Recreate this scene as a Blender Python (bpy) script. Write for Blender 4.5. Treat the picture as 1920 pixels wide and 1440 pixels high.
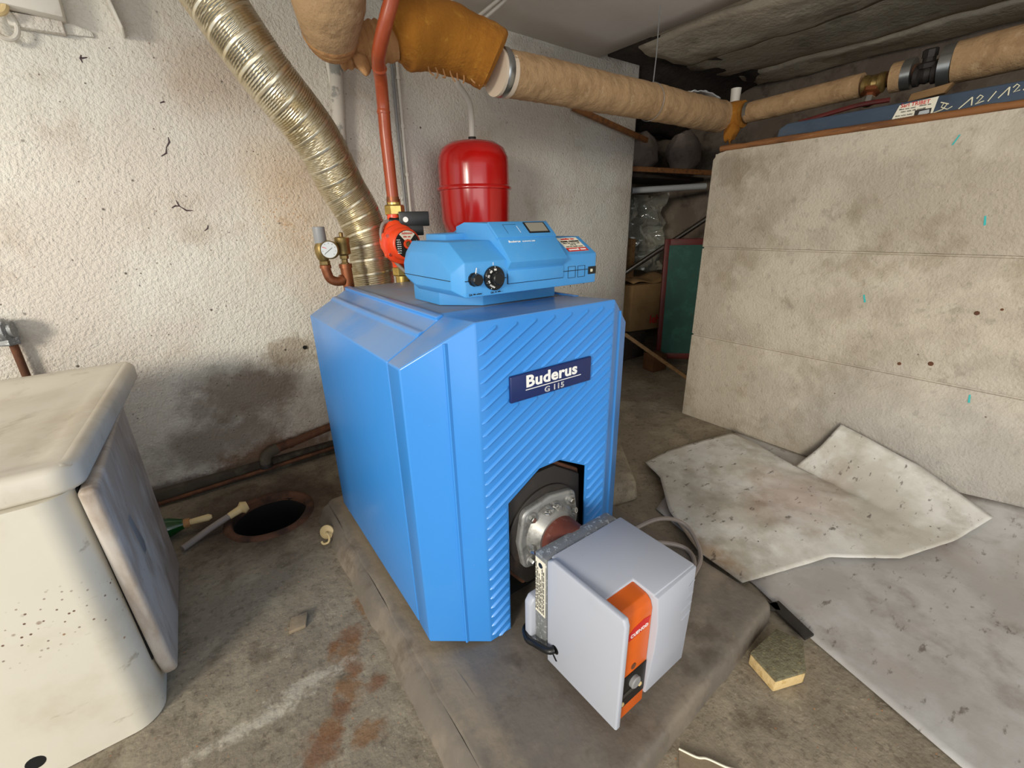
import bpy, bmesh, math, random
from math import sin, cos, pi, radians, sqrt, atan2
from mathutils import Vector, Matrix, noise

for o in list(bpy.data.objects):
    bpy.data.objects.remove(o, do_unlink=True)
scene = bpy.context.scene
COL = scene.collection
random.seed(7)

# ------------------------------------------------------------------ camera
F_PX, PITCH, ROLL, YAW = 820.591, -0.350961, -0.0223016, -0.6246014
CAM = Vector((-0.566493, -0.642574, 0.875125))
_fwd = Vector((-sin(YAW)*cos(PITCH), cos(YAW)*cos(PITCH), sin(PITCH)))
_right = Vector((cos(YAW), sin(YAW), 0))
_up = _right.cross(_fwd)
_r2 = cos(ROLL)*_right + sin(ROLL)*_up
_u2 = -sin(ROLL)*_right + cos(ROLL)*_up
cd = bpy.data.cameras.new('camera')
cd.sensor_width = 36.0
cd.lens = 36.0*F_PX/1920.0
cd.clip_start = 0.01
camo = bpy.data.objects.new('camera', cd)
COL.objects.link(camo)
camo.matrix_world = Matrix(((_r2.x, _u2.x, -_fwd.x, CAM.x), (_r2.y, _u2.y, -_fwd.y, CAM.y),
                            (_r2.z, _u2.z, -_fwd.z, CAM.z), (0, 0, 0, 1)))
scene.camera = camo

# ------------------------------------------------------------------ light
world = bpy.data.worlds.new('world')
scene.world = world
world.use_nodes = True
bg = world.node_tree.nodes['Background']
bg.inputs[0].default_value = (0.89, 0.945, 1.0, 1)
bg.inputs[1].default_value = 1.08
scene.view_settings.view_transform = 'Standard'
scene.view_settings.look = 'None'
scene.view_settings.gamma = 1.0
scene.view_settings.use_curve_mapping = False
scene.view_settings.exposure = 0.0


def area(name, loc, target, sx, sy, power, color):
    l = bpy.data.lights.new(name, 'AREA')
    l.shape = 'RECTANGLE'
    l.size, l.size_y, l.energy, l.color = sx, sy, power, color
    o = bpy.data.objects.new(name, l)
    COL.objects.link(o)
    o.location = loc
    o.rotation_euler = (Vector(target)-Vector(loc)).to_track_quat('-Z', 'Y').to_euler()
    return o


area('daylight_doorway', (-5.4, -2.85, 2.0), (0.0, 0.5, 0.4), 1.3, 1.3, 310, (1.0, 0.925, 0.79))
area('fill_behind_camera', (-1.1, -3.3, 0.8), (0.6, 0.6, 0.9), 2.8, 1.5, 24, (1.0, 0.98, 0.95))  # added soft fill lamp behind the camera, no gate stands there

# ------------------------------------------------------------------ materials
MATS = {}


class NT:
    def __init__(s, name):
        m = bpy.data.materials.new(name)
        m.use_nodes = True
        s.m, s.t = m, m.node_tree
        s.b = s.t.nodes['Principled BSDF']
        s.co = s.t.nodes.new('ShaderNodeTexCoord').outputs['Object']

    def n(s, k, **kw):
        x = s.t.nodes.new(k)
        for a, v in kw.items():
            setattr(x, a, v)
        return x

    def l(s, a, b):
        s.t.links.new(a, b)

    def math(s, op, a, b=None, clamp=False):
        x = s.n('ShaderNodeMath', operation=op, use_clamp=clamp)
        for i, v in enumerate((a, b)):
            if v is None:
                continue
            if isinstance(v, (int, float)):
                x.inputs[i].default_value = v
            else:
                s.l(v, x.inputs[i])
        return x.outputs[0]

    def noise(s, scale, detail=4, rough=0.6, dist=0.0, stretch=None):
        x = s.n('ShaderNodeTexNoise')
        x.inputs['Scale'].default_value = scale
        x.inputs['Detail'].default_value = detail
        x.inputs['Roughness'].default_value = rough
        x.inputs['Distortion'].default_value = dist
        co = s.co
        if stretch:
            mp = s.n('ShaderNodeMapping')
            mp.inputs['Scale'].default_value = stretch
            s.l(s.co, mp.inputs['Vector'])
            co = mp.outputs[0]
        s.l(co, x.inputs['Vector'])
        return x.outputs['Fac']

    def vor(s, scale, feature='F1'):
        x = s.n('ShaderNodeTexVoronoi', feature=feature)
        x.inputs['Scale'].default_value = scale
        s.l(s.co, x.inputs['Vector'])
        return x.outputs['Distance']

    def rng(s, v, lo, hi, a=0.0, b=1.0):
        x = s.n('ShaderNodeMapRange', interpolation_type='SMOOTHSTEP')
        x.inputs['From Min'].default_value = lo
        x.inputs['From Max'].default_value = hi
        x.inputs['To Min'].default_value = a
        x.inputs['To Max'].default_value = b
        s.l(v, x.inputs['Value'])
        return x.outputs[0]

    def spot(s, c, r, wob=0.5, scale=9.0, soft=0.5):
        """1 inside an ellipsoid with ragged edge, 0 outside"""
        sub = s.n('ShaderNodeVectorMath', operation='SUBTRACT')
        s.l(s.co, sub.inputs[0]); sub.inputs[1].default_value = c
        div = s.n('ShaderNodeVectorMath', operation='DIVIDE')
        s.l(sub.outputs[0], div.inputs[0]); div.inputs[1].default_value = r
        ln = s.n('ShaderNodeVectorMath', operation='LENGTH')
        s.l(div.outputs[0], ln.inputs[0])
        w = s.math('MULTIPLY', s.math('SUBTRACT', s.noise(scale, 5, 0.7), 0.5), wob*2)
        d = s.math('ADD', ln.outputs['Value'], w)
        return s.rng(d, 1.0-soft, 1.0, 1.0, 0.0)

    def mix(s, fac, a, b):
        x = s.n('ShaderNodeMix', data_type='RGBA')
        if isinstance(fac, (int, float)):
            x.inputs[0].default_value = fac
        else:
            s.l(fac, x.inputs[0])
        for i, v in ((6, a), (7, b)):
            if isinstance(v, tuple):
                x.inputs[i].default_value = (*v, 1)
            else:
                s.l(v, x.inputs[i])
        return x.outputs[2]

    def bump(s, h, strength, dist, prev=None):
        x = s.n('ShaderNodeBump')
        x.inputs['Strength'].default_value = strength
        x.inputs['Distance'].default_value = dist
        s.l(h, x.inputs['Height'])
        if prev is not None:
            s.l(prev, x.inputs['Normal'])
        return x.outputs[0]


def srgb(h):
    if isinstance(h, tuple):
        return h
    v = [int(h[i:i+2], 16)/255 for i in (0, 2, 4)]
    return tuple(c/12.92 if c < 0.04045 else ((c+0.055)/1.055)**2.4 for c in v)


def mat(name, col, rough=0.6, metal=0.0, layers=(), bumps=(), spec=None, coat=0.0, rvar=None, alpha=None, trans=None):
    """layers: (colour, amount, kind, args...) ; kinds: noise(scale,lo,hi[,stretch]) vor(scale,lo,hi) spot(c,r,wob,scale,soft)"""
    if name in MATS:
        return MATS[name]
    s = NT(name)
    cur = srgb(col)
    for L in layers:
        c2, amt, kind = srgb(L[0]), L[1], L[2]
        if kind == 'noise':
            f = s.rng(s.noise(L[3], 6, 0.65, 0.0, L[6] if len(L) > 6 else None), L[4], L[5])
        elif kind == 'vor':
            f = s.rng(s.vor(L[3]), L[4], L[5], 1.0, 0.0)
            f = s.math('MULTIPLY', f, s.rng(s.noise(L[3]*0.35, 2), 0.5, 0.6))
        elif kind == 'crack':
            f = s.rng(s.vor(L[3], 'DISTANCE_TO_EDGE'), L[4], L[5], 1.0, 0.0)
            f = s.math('MULTIPLY', f, s.rng(s.noise(L[3]*0.8, 3), 0.52, 0.6))
        elif kind == 'dust':
            sep = s.n('ShaderNodeSeparateXYZ')
            s.l(s.n('ShaderNodeNewGeometry').outputs['Normal'], sep.inputs[0])
            f = s.math('MULTIPLY', s.rng(sep.outputs['Z'], 0.4, 1.0), s.rng(s.noise(L[3], 5), 0.25, 0.6))
        elif kind == 'specks':
            f = s.math('MULTIPLY', s.rng(s.vor(L[3]), L[4], L[5], 1.0, 0.0), s.spot(*L[6:]))
        else:
            f = s.spot(*L[3:])
        f = s.math('MULTIPLY', f, amt)
        cur = s.mix(f, cur, c2)
    if isinstance(cur, tuple):
        s.b.inputs['Base Color'].default_value = (*cur, 1)
    else:
        s.l(cur, s.b.inputs['Base Color'])
    s.b.inputs['Metallic'].default_value = metal
    if rvar:
        s.l(s.rng(s.noise(rvar[0], 4), 0.35, 0.65, rvar[1], rvar[2]), s.b.inputs['Roughness'])
    else:
        s.b.inputs['Roughness'].default_value = rough
    if spec is not None:
        s.b.inputs['Specular IOR Level'].default_value = spec
    if coat:
        s.b.inputs['Coat Weight'].default_value = coat
        s.b.inputs['Coat Roughness'].default_value = 0.12
    if trans:
        s.b.inputs['Transmission Weight'].default_value = trans
    nrm = None
    for b in bumps:
        h = s.noise(b[0], b[3] if len(b) > 3 else 4, 0.6, 0.0, b[4] if len(b) > 4 else None)
        nrm = s.bump(h, b[1], b[2], nrm)
    if nrm is not None:
        s.l(nrm, s.b.inputs['Normal'])
    MATS[name] = s.m
    return s.m


BLUE = 'mid'
M = {}
M['plaster'] = mat('white_plaster', 'd8cfc3', 0.85, layers=[
    ('e3e0d5', 0.8, 'noise', 1.6, 0.4, 0.62), ('b9aa97', 0.5, 'noise', 5, 0.52, 0.72),
    ('d6b793', 0.55, 'spot', (-0.16, 1.289, 1.0), (0.26, 0.3, 0.5), 0.35, 6, 0.95),
    ('c08a50', 0.85, 'specks', 70, 0.12, 0.2, (-0.2, 1.289, 0.93), (0.20, 0.3, 0.25), 0.8, 20, 0.8), ('c79a66', 0.4, 'spot', (-0.21, 1.289, 0.90), (0.05, 0.3, 0.03), 1.2, 30, 0.9),
    ('b59f88', 0.5, 'spot', (-0.35, 1.289, 1.35), (0.2, 0.3, 0.16), 0.5, 8, 0.8),
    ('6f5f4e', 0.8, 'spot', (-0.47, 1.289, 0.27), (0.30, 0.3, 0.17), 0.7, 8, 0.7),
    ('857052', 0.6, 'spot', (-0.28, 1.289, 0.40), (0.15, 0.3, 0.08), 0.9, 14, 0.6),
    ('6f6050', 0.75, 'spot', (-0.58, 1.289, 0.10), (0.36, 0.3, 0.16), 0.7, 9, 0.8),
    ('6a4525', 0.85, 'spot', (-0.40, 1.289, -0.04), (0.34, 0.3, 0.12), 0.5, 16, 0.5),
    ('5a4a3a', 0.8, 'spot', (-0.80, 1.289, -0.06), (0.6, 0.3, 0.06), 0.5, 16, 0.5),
    ('a39a8e', 0.6, 'spot', (1.3, 1.289, 1.62), (0.6, 0.3, 0.16), 0.5, 9, 0.8),
    ('8a7c6a', 0.55, 'noise', 120, 0.66, 0.72),
    ('3a2c24', 0.9, 'vor', 17, 0.04, 0.10), ('4a3a34', 0.8, 'vor', 41, 0.06, 0.14), ('7a4a2a', 0.8, 'vor', 29, 0.03, 0.08)],
    bumps=[(105, 0.9, 0.007, 3), (20, 0.35, 0.01)])
M['concrete'] = mat('board_marked_concrete', 'b5aa99', 0.9, layers=[
    ('ccc2b0', 0.75, 'noise', 3.2, 0.45, 0.62), ('93866f', 0.55, 'noise', 6, 0.52, 0.7),
    ('8d8374', 0.5, 'noise', 40, 0.55, 0.75), ('8f806a', 0.5, 'spot', (1.406, 0.46, 1.07), (0.3, 0.10, 0.07), 1.1, 9, 0.4),
    ('a8adb4', 0.35, 'spot', (1.406, -0.5, 0.0), (0.6, 0.9, 0.5), 0.4, 4, 0.9),  # cool sky light on the lower wall, tinted into the colour
    ('5c4a3c', 0.8, 'vor', 13, 0.02, 0.05), ('8f8676', 0.5, 'noise', 9, 0.6, 0.7)],
    bumps=[(120, 0.6, 0.004), (30, 0.4, 0.006), (8, 0.3, 0.01)])
M['floor'] = mat('stained_concrete_floor', '887d6b', 0.88, layers=[
    ('a59a84', 0.7, 'noise', 7, 0.45, 0.68), ('665a48', 0.7, 'noise', 13, 0.5, 0.7),
    ('55483a', 0.5, 'noise', 70, 0.52, 0.68), ('b9ae98', 0.5, 'noise', 130, 0.6, 0.7),
    ('37271b', 0.9, 'spot', (-0.50, 0.98, -0.09), (0.40, 0.36, 0.3), 0.4, 8, 0.7),
    ('74492a', 0.7, 'spot', (-0.352, 0.4, -0.09), (0.0234, 0.065, 0.2), 1.1, 32, 0.75),
    ('80572f', 0.7, 'spot', (-0.372, 0.335, -0.09), (0.026, 0.065, 0.2), 1.1, 32, 0.75),
    ('74492a', 0.7, 'spot', (-0.43, 0.265, -0.09), (0.065, 0.039, 0.2), 1.1, 32, 0.75),
    ('80572f', 0.7, 'spot', (-0.452, 0.235, -0.09), (0.0455, 0.0455, 0.2), 1.1, 32, 0.75),
    ('74492a', 0.7, 'spot', (-0.45, 0.175, -0.09), (0.0286, 0.039, 0.2), 1.1, 32, 0.75),
    ('80572f', 0.7, 'spot', (-0.472, 0.135, -0.09), (0.039, 0.052, 0.2), 1.1, 32, 0.75),
    ('74492a', 0.7, 'spot', (-0.5, 0.1, -0.09), (0.0286, 0.039, 0.2), 1.1, 32, 0.75),
    ('80572f', 0.7, 'spot', (-0.53, 0.075, -0.09), (0.0286, 0.039, 0.2), 1.1, 32, 0.75),
    ('74492a', 0.7, 'spot', (-0.555, 0.045, -0.09), (0.052, 0.0585, 0.2), 1.1, 32, 0.75),
    ('80572f', 0.7, 'spot', (-0.47, 0.02, -0.09), (0.052, 0.0325, 0.2), 1.1, 32, 0.75),
    ('74492a', 0.7, 'spot', (-0.42, 0.11, -0.09), (0.039, 0.026, 0.2), 1.1, 32, 0.75),
    ('cfc6b4', 0.6, 'spot', (-0.66, 0.18, -0.09), (0.16, 0.022, 0.2), 1.5, 34, 0.9),
    ('c9c0ae', 0.55, 'spot', (-0.53, 0.205, -0.09), (0.12, 0.024, 0.2), 1.6, 38, 0.9),
    ('c9793c', 0.85, 'vor', 60, 0.06, 0.12)],
    bumps=[(110, 0.35, 0.003), (22, 0.5, 0.01)])
M['plinth'] = mat('smooth_dark_cement', '6f675d', 0.62, layers=[
    ('8d8070', 0.7, 'noise', 6, 0.45, 0.7), ('564a3e', 0.7, 'noise', 11, 0.5, 0.7), ('93866f', 0.4, 'noise', 90, 0.6, 0.75),
    ('9c8c74', 0.6, 'spot', (-0.34, 0.1, 0), (0.05, 1.0, 0.2), 0.5, 14, 0.6)],
    bumps=[(60, 0.25, 0.003), (9, 0.3, 0.012)], rvar=(5, 0.5, 0.75))
M['ceil_panel'] = mat('painted_ceiling_board', 'e0dad2', 0.8, layers=[('d2cac0', 0.6, 'noise', 2.5, 0.45, 0.7)], bumps=[(30, 0.08, 0.002)])
M['ceil_conc'] = mat('rough_ceiling_concrete', 'c8bca6', 0.92, layers=[
    ('dacfba', 0.75, 'noise', 7, 0.48, 0.66, (1, 0.4, 1)), ('8f826d', 0.7, 'noise', 4, 0.52, 0.7), ('d8cdb8', 0.6, 'noise', 25, 0.6, 0.72)],
    bumps=[(40, 0.5, 0.01), (8, 0.6, 0.02)])
M['darkbrown'] = mat('dark_mottled_brown', '3a322b', 0.95, layers=[('57493c', 0.7, 'noise', 6, 0.48, 0.7), ('241d18', 0.7, 'noise', 11, 0.5, 0.7)], bumps=[(30, 0.6, 0.012)])
M['dirtwall'] = mat('dusty_back_wall', '7a6d60', 0.92, layers=[('92867a', 0.7, 'noise', 5, 0.48, 0.66), ('4a3f36', 0.7, 'noise', 8, 0.5, 0.7)], bumps=[(25, 0.5, 0.012)])
blay = [('4f95d2', 0.2, 'noise', 4, 0.45, 0.75), ('b9d0e6', 0.6, 'vor', 26, 0.015, 0.03)]
M['blue_rib'] = mat('blue_enamel_rib', '3d8cd8', 0.34)
M['blue'] = mat('blue_enamel', '3b8ad8', 0.27, layers=blay+[('93a0b2', 0.62, 'dust', 4)])
M['blue_dusty'] = mat('dusty_blue_enamel', '8590a0', 0.55, layers=[('8a8782', 0.6, 'noise', 9, 0.48, 0.7), ('5d8fc4', 0.5, 'noise', 5, 0.5, 0.7)], bumps=[(300, 0.02, 0.0006)])
M['blue_ctrl'] = mat('blue_textured_plastic', '4594d2', 0.5, layers=[('5a9bd0', 0.35, 'noise', 30, 0.5, 0.7)], bumps=[(900, 0.06, 0.0004)])
M['navy'] = mat('navy_badge', '16285e', 0.35)
M['white'] = mat('white_print', 'f2f2ee', 0.5)
M['whitepaint'] = mat('white_paint_gloss', 'd8d2c6', 0.5, layers=[('b8aea0', 0.6, 'noise', 12, 0.5, 0.7)], bumps=[(60, 0.15, 0.002)])
M['flaky'] = mat('flaking_grey_white_paint', 'c4bdb2', 0.7, layers=[('86857f', 0.9, 'noise', 13, 0.5, 0.56), ('6a645a', 0.6, 'noise', 8, 0.56, 0.62)], bumps=[(40, 0.4, 0.004)])
M['red'] = mat('red_lacquer', 'c31412', 0.2, layers=[('a81010', 0.5, 'noise', 5, 0.45, 0.7), ('d86a5a', 0.5, 'vor', 30, 0.015, 0.03)], coat=0.5)
M['redpump'] = mat('red_cast_paint', 'ea4a20', 0.35, layers=[('d43c18', 0.5, 'noise', 30, 0.5, 0.7)], bumps=[(200, 0.1, 0.001)])
M['redprint'] = mat('red_print', 'c8201c', 0.5)
M['oxide'] = mat('red_oxide_pipe_paint', 'a34a2a', 0.32, layers=[('8a3c20', 0.6, 'noise', 9, 0.45, 0.7), ('b8603c', 0.4, 'noise', 30, 0.55, 0.7)], bumps=[(30, 0.1, 0.002)])
M['brass'] = mat('tarnished_brass', '8f7848', 0.42, 0.7, layers=[('61512f', 0.7, 'noise', 30, 0.45, 0.65)], bumps=[(150, 0.12, 0.001)])
M['brassb'] = mat('bright_brass', 'cfb46a', 0.28, 0.9, layers=[('a88b48', 0.5, 'noise', 30, 0.45, 0.65)])
M['copper'] = mat('brown_copper_fitting', '8f5636', 0.42, 0.6, layers=[('6a3d26', 0.7, 'noise', 25, 0.45, 0.65), ('b07a58', 0.5, 'noise', 40, 0.6, 0.75)], bumps=[(120, 0.15, 0.001)])
M['alu'] = mat('flexible_aluminium', 'd2c8b0', 0.3, 0.9, layers=[('b39c66', 0.45, 'noise', 9, 0.45, 0.66)])
M['castalu'] = mat('cast_aluminium', '9d9d9a', 0.45, 0.55, layers=[('6c6b66', 0.7, 'noise', 26, 0.48, 0.64)], bumps=[(200, 0.2, 0.001)])
M['galv'] = mat('galvanised_steel', '8e9090', 0.5, 0.45, layers=[('dde0e0', 0.9, 'noise', 120, 0.55, 0.62), ('707374', 0.6, 'noise', 30, 0.5, 0.7)])
M['steel'] = mat('bright_steel', 'c8c8c6', 0.22, 1.0)
M['iron'] = mat('black_cast_iron', '2c2825', 0.62, 0.2, layers=[('4a3a2e', 0.6, 'noise', 14, 0.5, 0.7)], bumps=[(150, 0.25, 0.002)])
M['rust'] = mat('rusted_iron', '5d3a26', 0.8, 0.1, layers=[('7a4c2e', 0.7, 'noise', 25, 0.45, 0.65), ('352219', 0.7, 'noise', 14, 0.5, 0.7)], bumps=[(90, 0.4, 0.003)])
M['rusttube'] = mat('reddish_rusty_tube', '6e3a2e', 0.6, 0.2, layers=[('96665a', 0.6, 'noise', 60, 0.55, 0.7), ('4a2620', 0.5, 'noise', 30, 0.5, 0.7)])
M['black'] = mat('black_plastic', '121212', 0.4)
M['void'] = mat('dark_cavity', '0a0908', 0.9)
M['greycover'] = mat('grey_plastic_cover', 'b1b5bf', 0.42, layers=[('9fa4ae', 0.4, 'noise', 5, 0.5, 0.75), ('5a5a5a', 0.6, 'vor', 34, 0.02, 0.035)], bumps=[(500, 0.02, 0.0005)])
M['orange'] = mat('orange_plastic', 'df6416', 0.4, layers=[('cf5a14', 0.4, 'noise', 20, 0.5, 0.7)])
M['smoke'] = mat('smoked_window', '2e302c', 0.15, coat=0.4)
M['meter'] = mat('meter_face', '8e8a7e', 0.35)
M['dial'] = mat('gauge_face', 'b4b8ba', 0.35)
M['pvc'] = mat('grey_pvc', '8a8a8a', 0.4)
M['cable'] = mat('grey_cable', '8b8078', 0.5)
M['lag'] = mat('tan_hessian_lagging', 'b08f68', 0.95, layers=[('8f6f4c', 0.6, 'noise', 14, 0.45, 0.66), ('cdb08a', 0.5, 'noise', 30, 0.55, 0.72)],
               bumps=[(260, 0.35, 0.003), (24, 0.6, 0.014, 4)])
M['lagband'] = mat('gathered_lagging_tape', 'a97a4c', 0.9, layers=[('c79a66', 0.6, 'noise', 20, 0.45, 0.66)], bumps=[(40, 0.6, 0.01, 3)])
M['glasswool'] = mat('orange_glass_wool', 'a56a1c', 0.95, layers=[('8c5610', 0.6, 'noise', 8, 0.45, 0.66), ('cf9a3c', 0.5, 'noise', 22, 0.55, 0.72)], bumps=[(120, 0.5, 0.006), (14, 0.6, 0.015)])
M['foil'] = mat('dull_zinc_clamp', 'a6a8a6', 0.28, 0.9)
M['cream'] = mat('cream_foam', 'd8c6b0', 0.85)
M['enamel'] = mat('aged_white_enamel', 'd3ccbd', 0.4, layers=[
    ('b9ab93', 0.5, 'noise', 5, 0.5, 0.72), ('9c8e78', 0.5, 'noise', 9, 0.58, 0.74),
    ('8a6f50', 0.35, 'noise', 22, 0.6, 0.72, (1, 1, 0.35))], bumps=[(10, 0.05, 0.003)], rvar=(6, 0.32, 0.55))
M['enamel_front'] = mat('rust_specked_white_enamel', 'd8d2c2', 0.42, layers=[
    ('bdb199', 0.45, 'noise', 4, 0.5, 0.72), ('8f8064', 0.5, 'noise', 20, 0.62, 0.7, (0.35, 1, 1)),
    ('5a2f1c', 0.95, 'specks', 80, 0.10, 0.2, (0.31, -0.34, 0.33), (0.26, 0.3, 0.10), 0.8, 10, 0.9), ('6a3a20', 0.9, 'specks', 50, 0.12, 0.24, (0.20, -0.34, 0.34), (0.20, 0.3, 0.05), 0.8, 14, 0.8), ('8a5a34', 0.9, 'vor', 23, 0.03, 0.07)], bumps=[(10, 0.05, 0.003)], rvar=(6, 0.32, 0.55))
M['enamel_door'] = mat('scuffed_grey_enamel', 'a8998a', 0.5, layers=[
    ('c6c0b8', 0.75, 'noise', 6, 0.46, 0.6, (1, 1, 0.35)), ('7a6654', 0.7, 'noise', 8, 0.5, 0.7, (1, 1, 0.4)), ('52402f', 0.7, 'vor', 24, 0.03, 0.07)], bumps=[(14, 0.15, 0.004)])
M['lino'] = mat('worn_pale_linoleum', 'aaa6a2', 0.6, layers=[
    ('c6c5c3', 0.7, 'noise', 3, 0.42, 0.62), ('857a70', 0.6, 'noise', 7, 0.5, 0.7), ('b09a90', 0.5, 'noise', 2.2, 0.5, 0.68),
    ('5a5048', 0.7, 'noise', 20, 0.60, 0.70, (1, 2.4, 1)), ('2c2622', 0.9, 'vor', 15, 0.02, 0.05)], bumps=[(24, 0.2, 0.004)], rvar=(6, 0.4, 0.65))
M['linotop'] = mat('curled_pale_linoleum', 'c0bbb0', 0.62, layers=[
    ('dcdbd6', 0.8, 'noise', 3, 0.42, 0.6), ('8f8674', 0.5, 'noise', 7, 0.5, 0.7),
    ('a9836f', 0.45, 'spot', (1.0, -0.15, -0.05), (0.3, 0.22, 0.3), 0.7, 6, 0.8), ('8c6a3c', 0.7, 'spot', (0.52, 0.0, -0.05), (0.07, 0.3, 0.3), 0.5, 12, 0.6),
    ('4a4038', 0.75, 'noise', 20, 0.60, 0.68, (1, 2.2, 1)), ('2c2622', 0.9, 'vor', 19, 0.03, 0.06)], bumps=[(30, 0.25, 0.004)])
M['linoback'] = mat('brown_felt_backing', '8a7a64', 0.9, layers=[('6a5a46', 0.6, 'noise', 9, 0.45, 0.66), ('a2937c', 0.5, 'noise', 25, 0.55, 0.72)], bumps=[(60, 0.3, 0.004)])
M['ledge'] = mat('damp_concrete_ledge', '4c4438', 0.85, layers=[('2f2318', 0.8, 'spot', (-0.35, 1.28, -0.06), (0.45, 0.3, 0.3), 0.5, 8, 0.7), ('6a6654', 0.5, 'noise', 9, 0.5, 0.7)], bumps=[(50, 0.5, 0.006)])
M['clay'] = mat('terracotta_rim', '5a3a26', 0.85, layers=[('241710', 0.85, 'noise', 7, 0.42, 0.6)], bumps=[(60, 0.4, 0.004)])
M['wood'] = mat('weathered_wood', '8a6a44', 0.8, layers=[('6a4a2a', 0.7, 'noise', 9, 0.45, 0.65, (6, 0.6, 6))], bumps=[(20, 0.3, 0.003, 3, (6, 0.6, 6))])
M['woodred'] = mat('red_brown_timber', '8a5a30', 0.7, layers=[('573620', 0.7, 'noise', 9, 0.45, 0.65, (6, 0.6, 6)), ('c09468', 0.6, 'noise', 18, 0.62, 0.7, (4, 0.6, 4))], bumps=[(20, 0.4, 0.004, 3, (6, 0.6, 6))])
M['sponge'] = mat('yellow_foam_block', 'cdb27e', 0.95, layers=[('a88848', 0.6, 'noise', 60, 0.5, 0.65)], bumps=[(120, 0.6, 0.004)])
M['spongetop'] = mat('grimy_foam_crust', '757058', 0.95, layers=[('5a4f38', 0.7, 'noise', 60, 0.45, 0.65), ('a8955e', 0.5, 'noise', 90, 0.58, 0.7)], bumps=[(160, 0.7, 0.005)])
M['slate'] = mat('slate_blue_paint', '3e4d60', 0.6, layers=[('56616c', 0.6, 'noise', 12, 0.48, 0.7, (1, 0.3, 1)), ('2c3540', 0.6, 'noise', 6, 0.5, 0.7)], bumps=[(40, 0.1, 0.002)])
M['chalk'] = mat('chalk', 'e8e2c4', 0.9)
M['teal'] = mat('teal_crayon', '3fb6b4', 0.8)
M['card'] = mat('white_card', 'e6e0cc', 0.6)
M['inkgrey'] = mat('grey_ink', '4a4a44', 0.7)
M['cardboard'] = mat('cardboard', '9a7a50', 0.9, layers=[('836440', 0.5, 'noise', 10, 0.45, 0.65)])
M['green'] = mat('dark_green_board', '1f4f45', 0.6, layers=[('2f6a5c', 0.6, 'noise', 9, 0.45, 0.66), ('5a4a3a', 0.5, 'noise', 14, 0.6, 0.7)])
M['maroon'] = mat('maroon_frame', '5e1712', 0.55, layers=[('3a0f0c', 0.6, 'noise', 14, 0.45, 0.66)])
M['film'] = mat('crumpled_clear_film', 'e6ece0', 0.06, trans=0.8)
M['bottle'] = mat('green_glass', '0f5a24', 0.1, trans=0.5)
M['scuff'] = mat('dark_scuff', '4c3a3e', 0.9)
M['bone'] = mat('bone_plastic', 'd9bf8a', 0.5)
M['bag'] = mat('grey_paper_bag', '8d8078', 0.9, layers=[('6a5e56', 0.6, 'noise', 12, 0.45, 0.66)], bumps=[(20, 0.5, 0.01)])
M['brownblock'] = mat('brown_wood_block', '6a4424', 0.85, layers=[('4a2c14', 0.7, 'noise', 12, 0.45, 0.66)])


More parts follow.
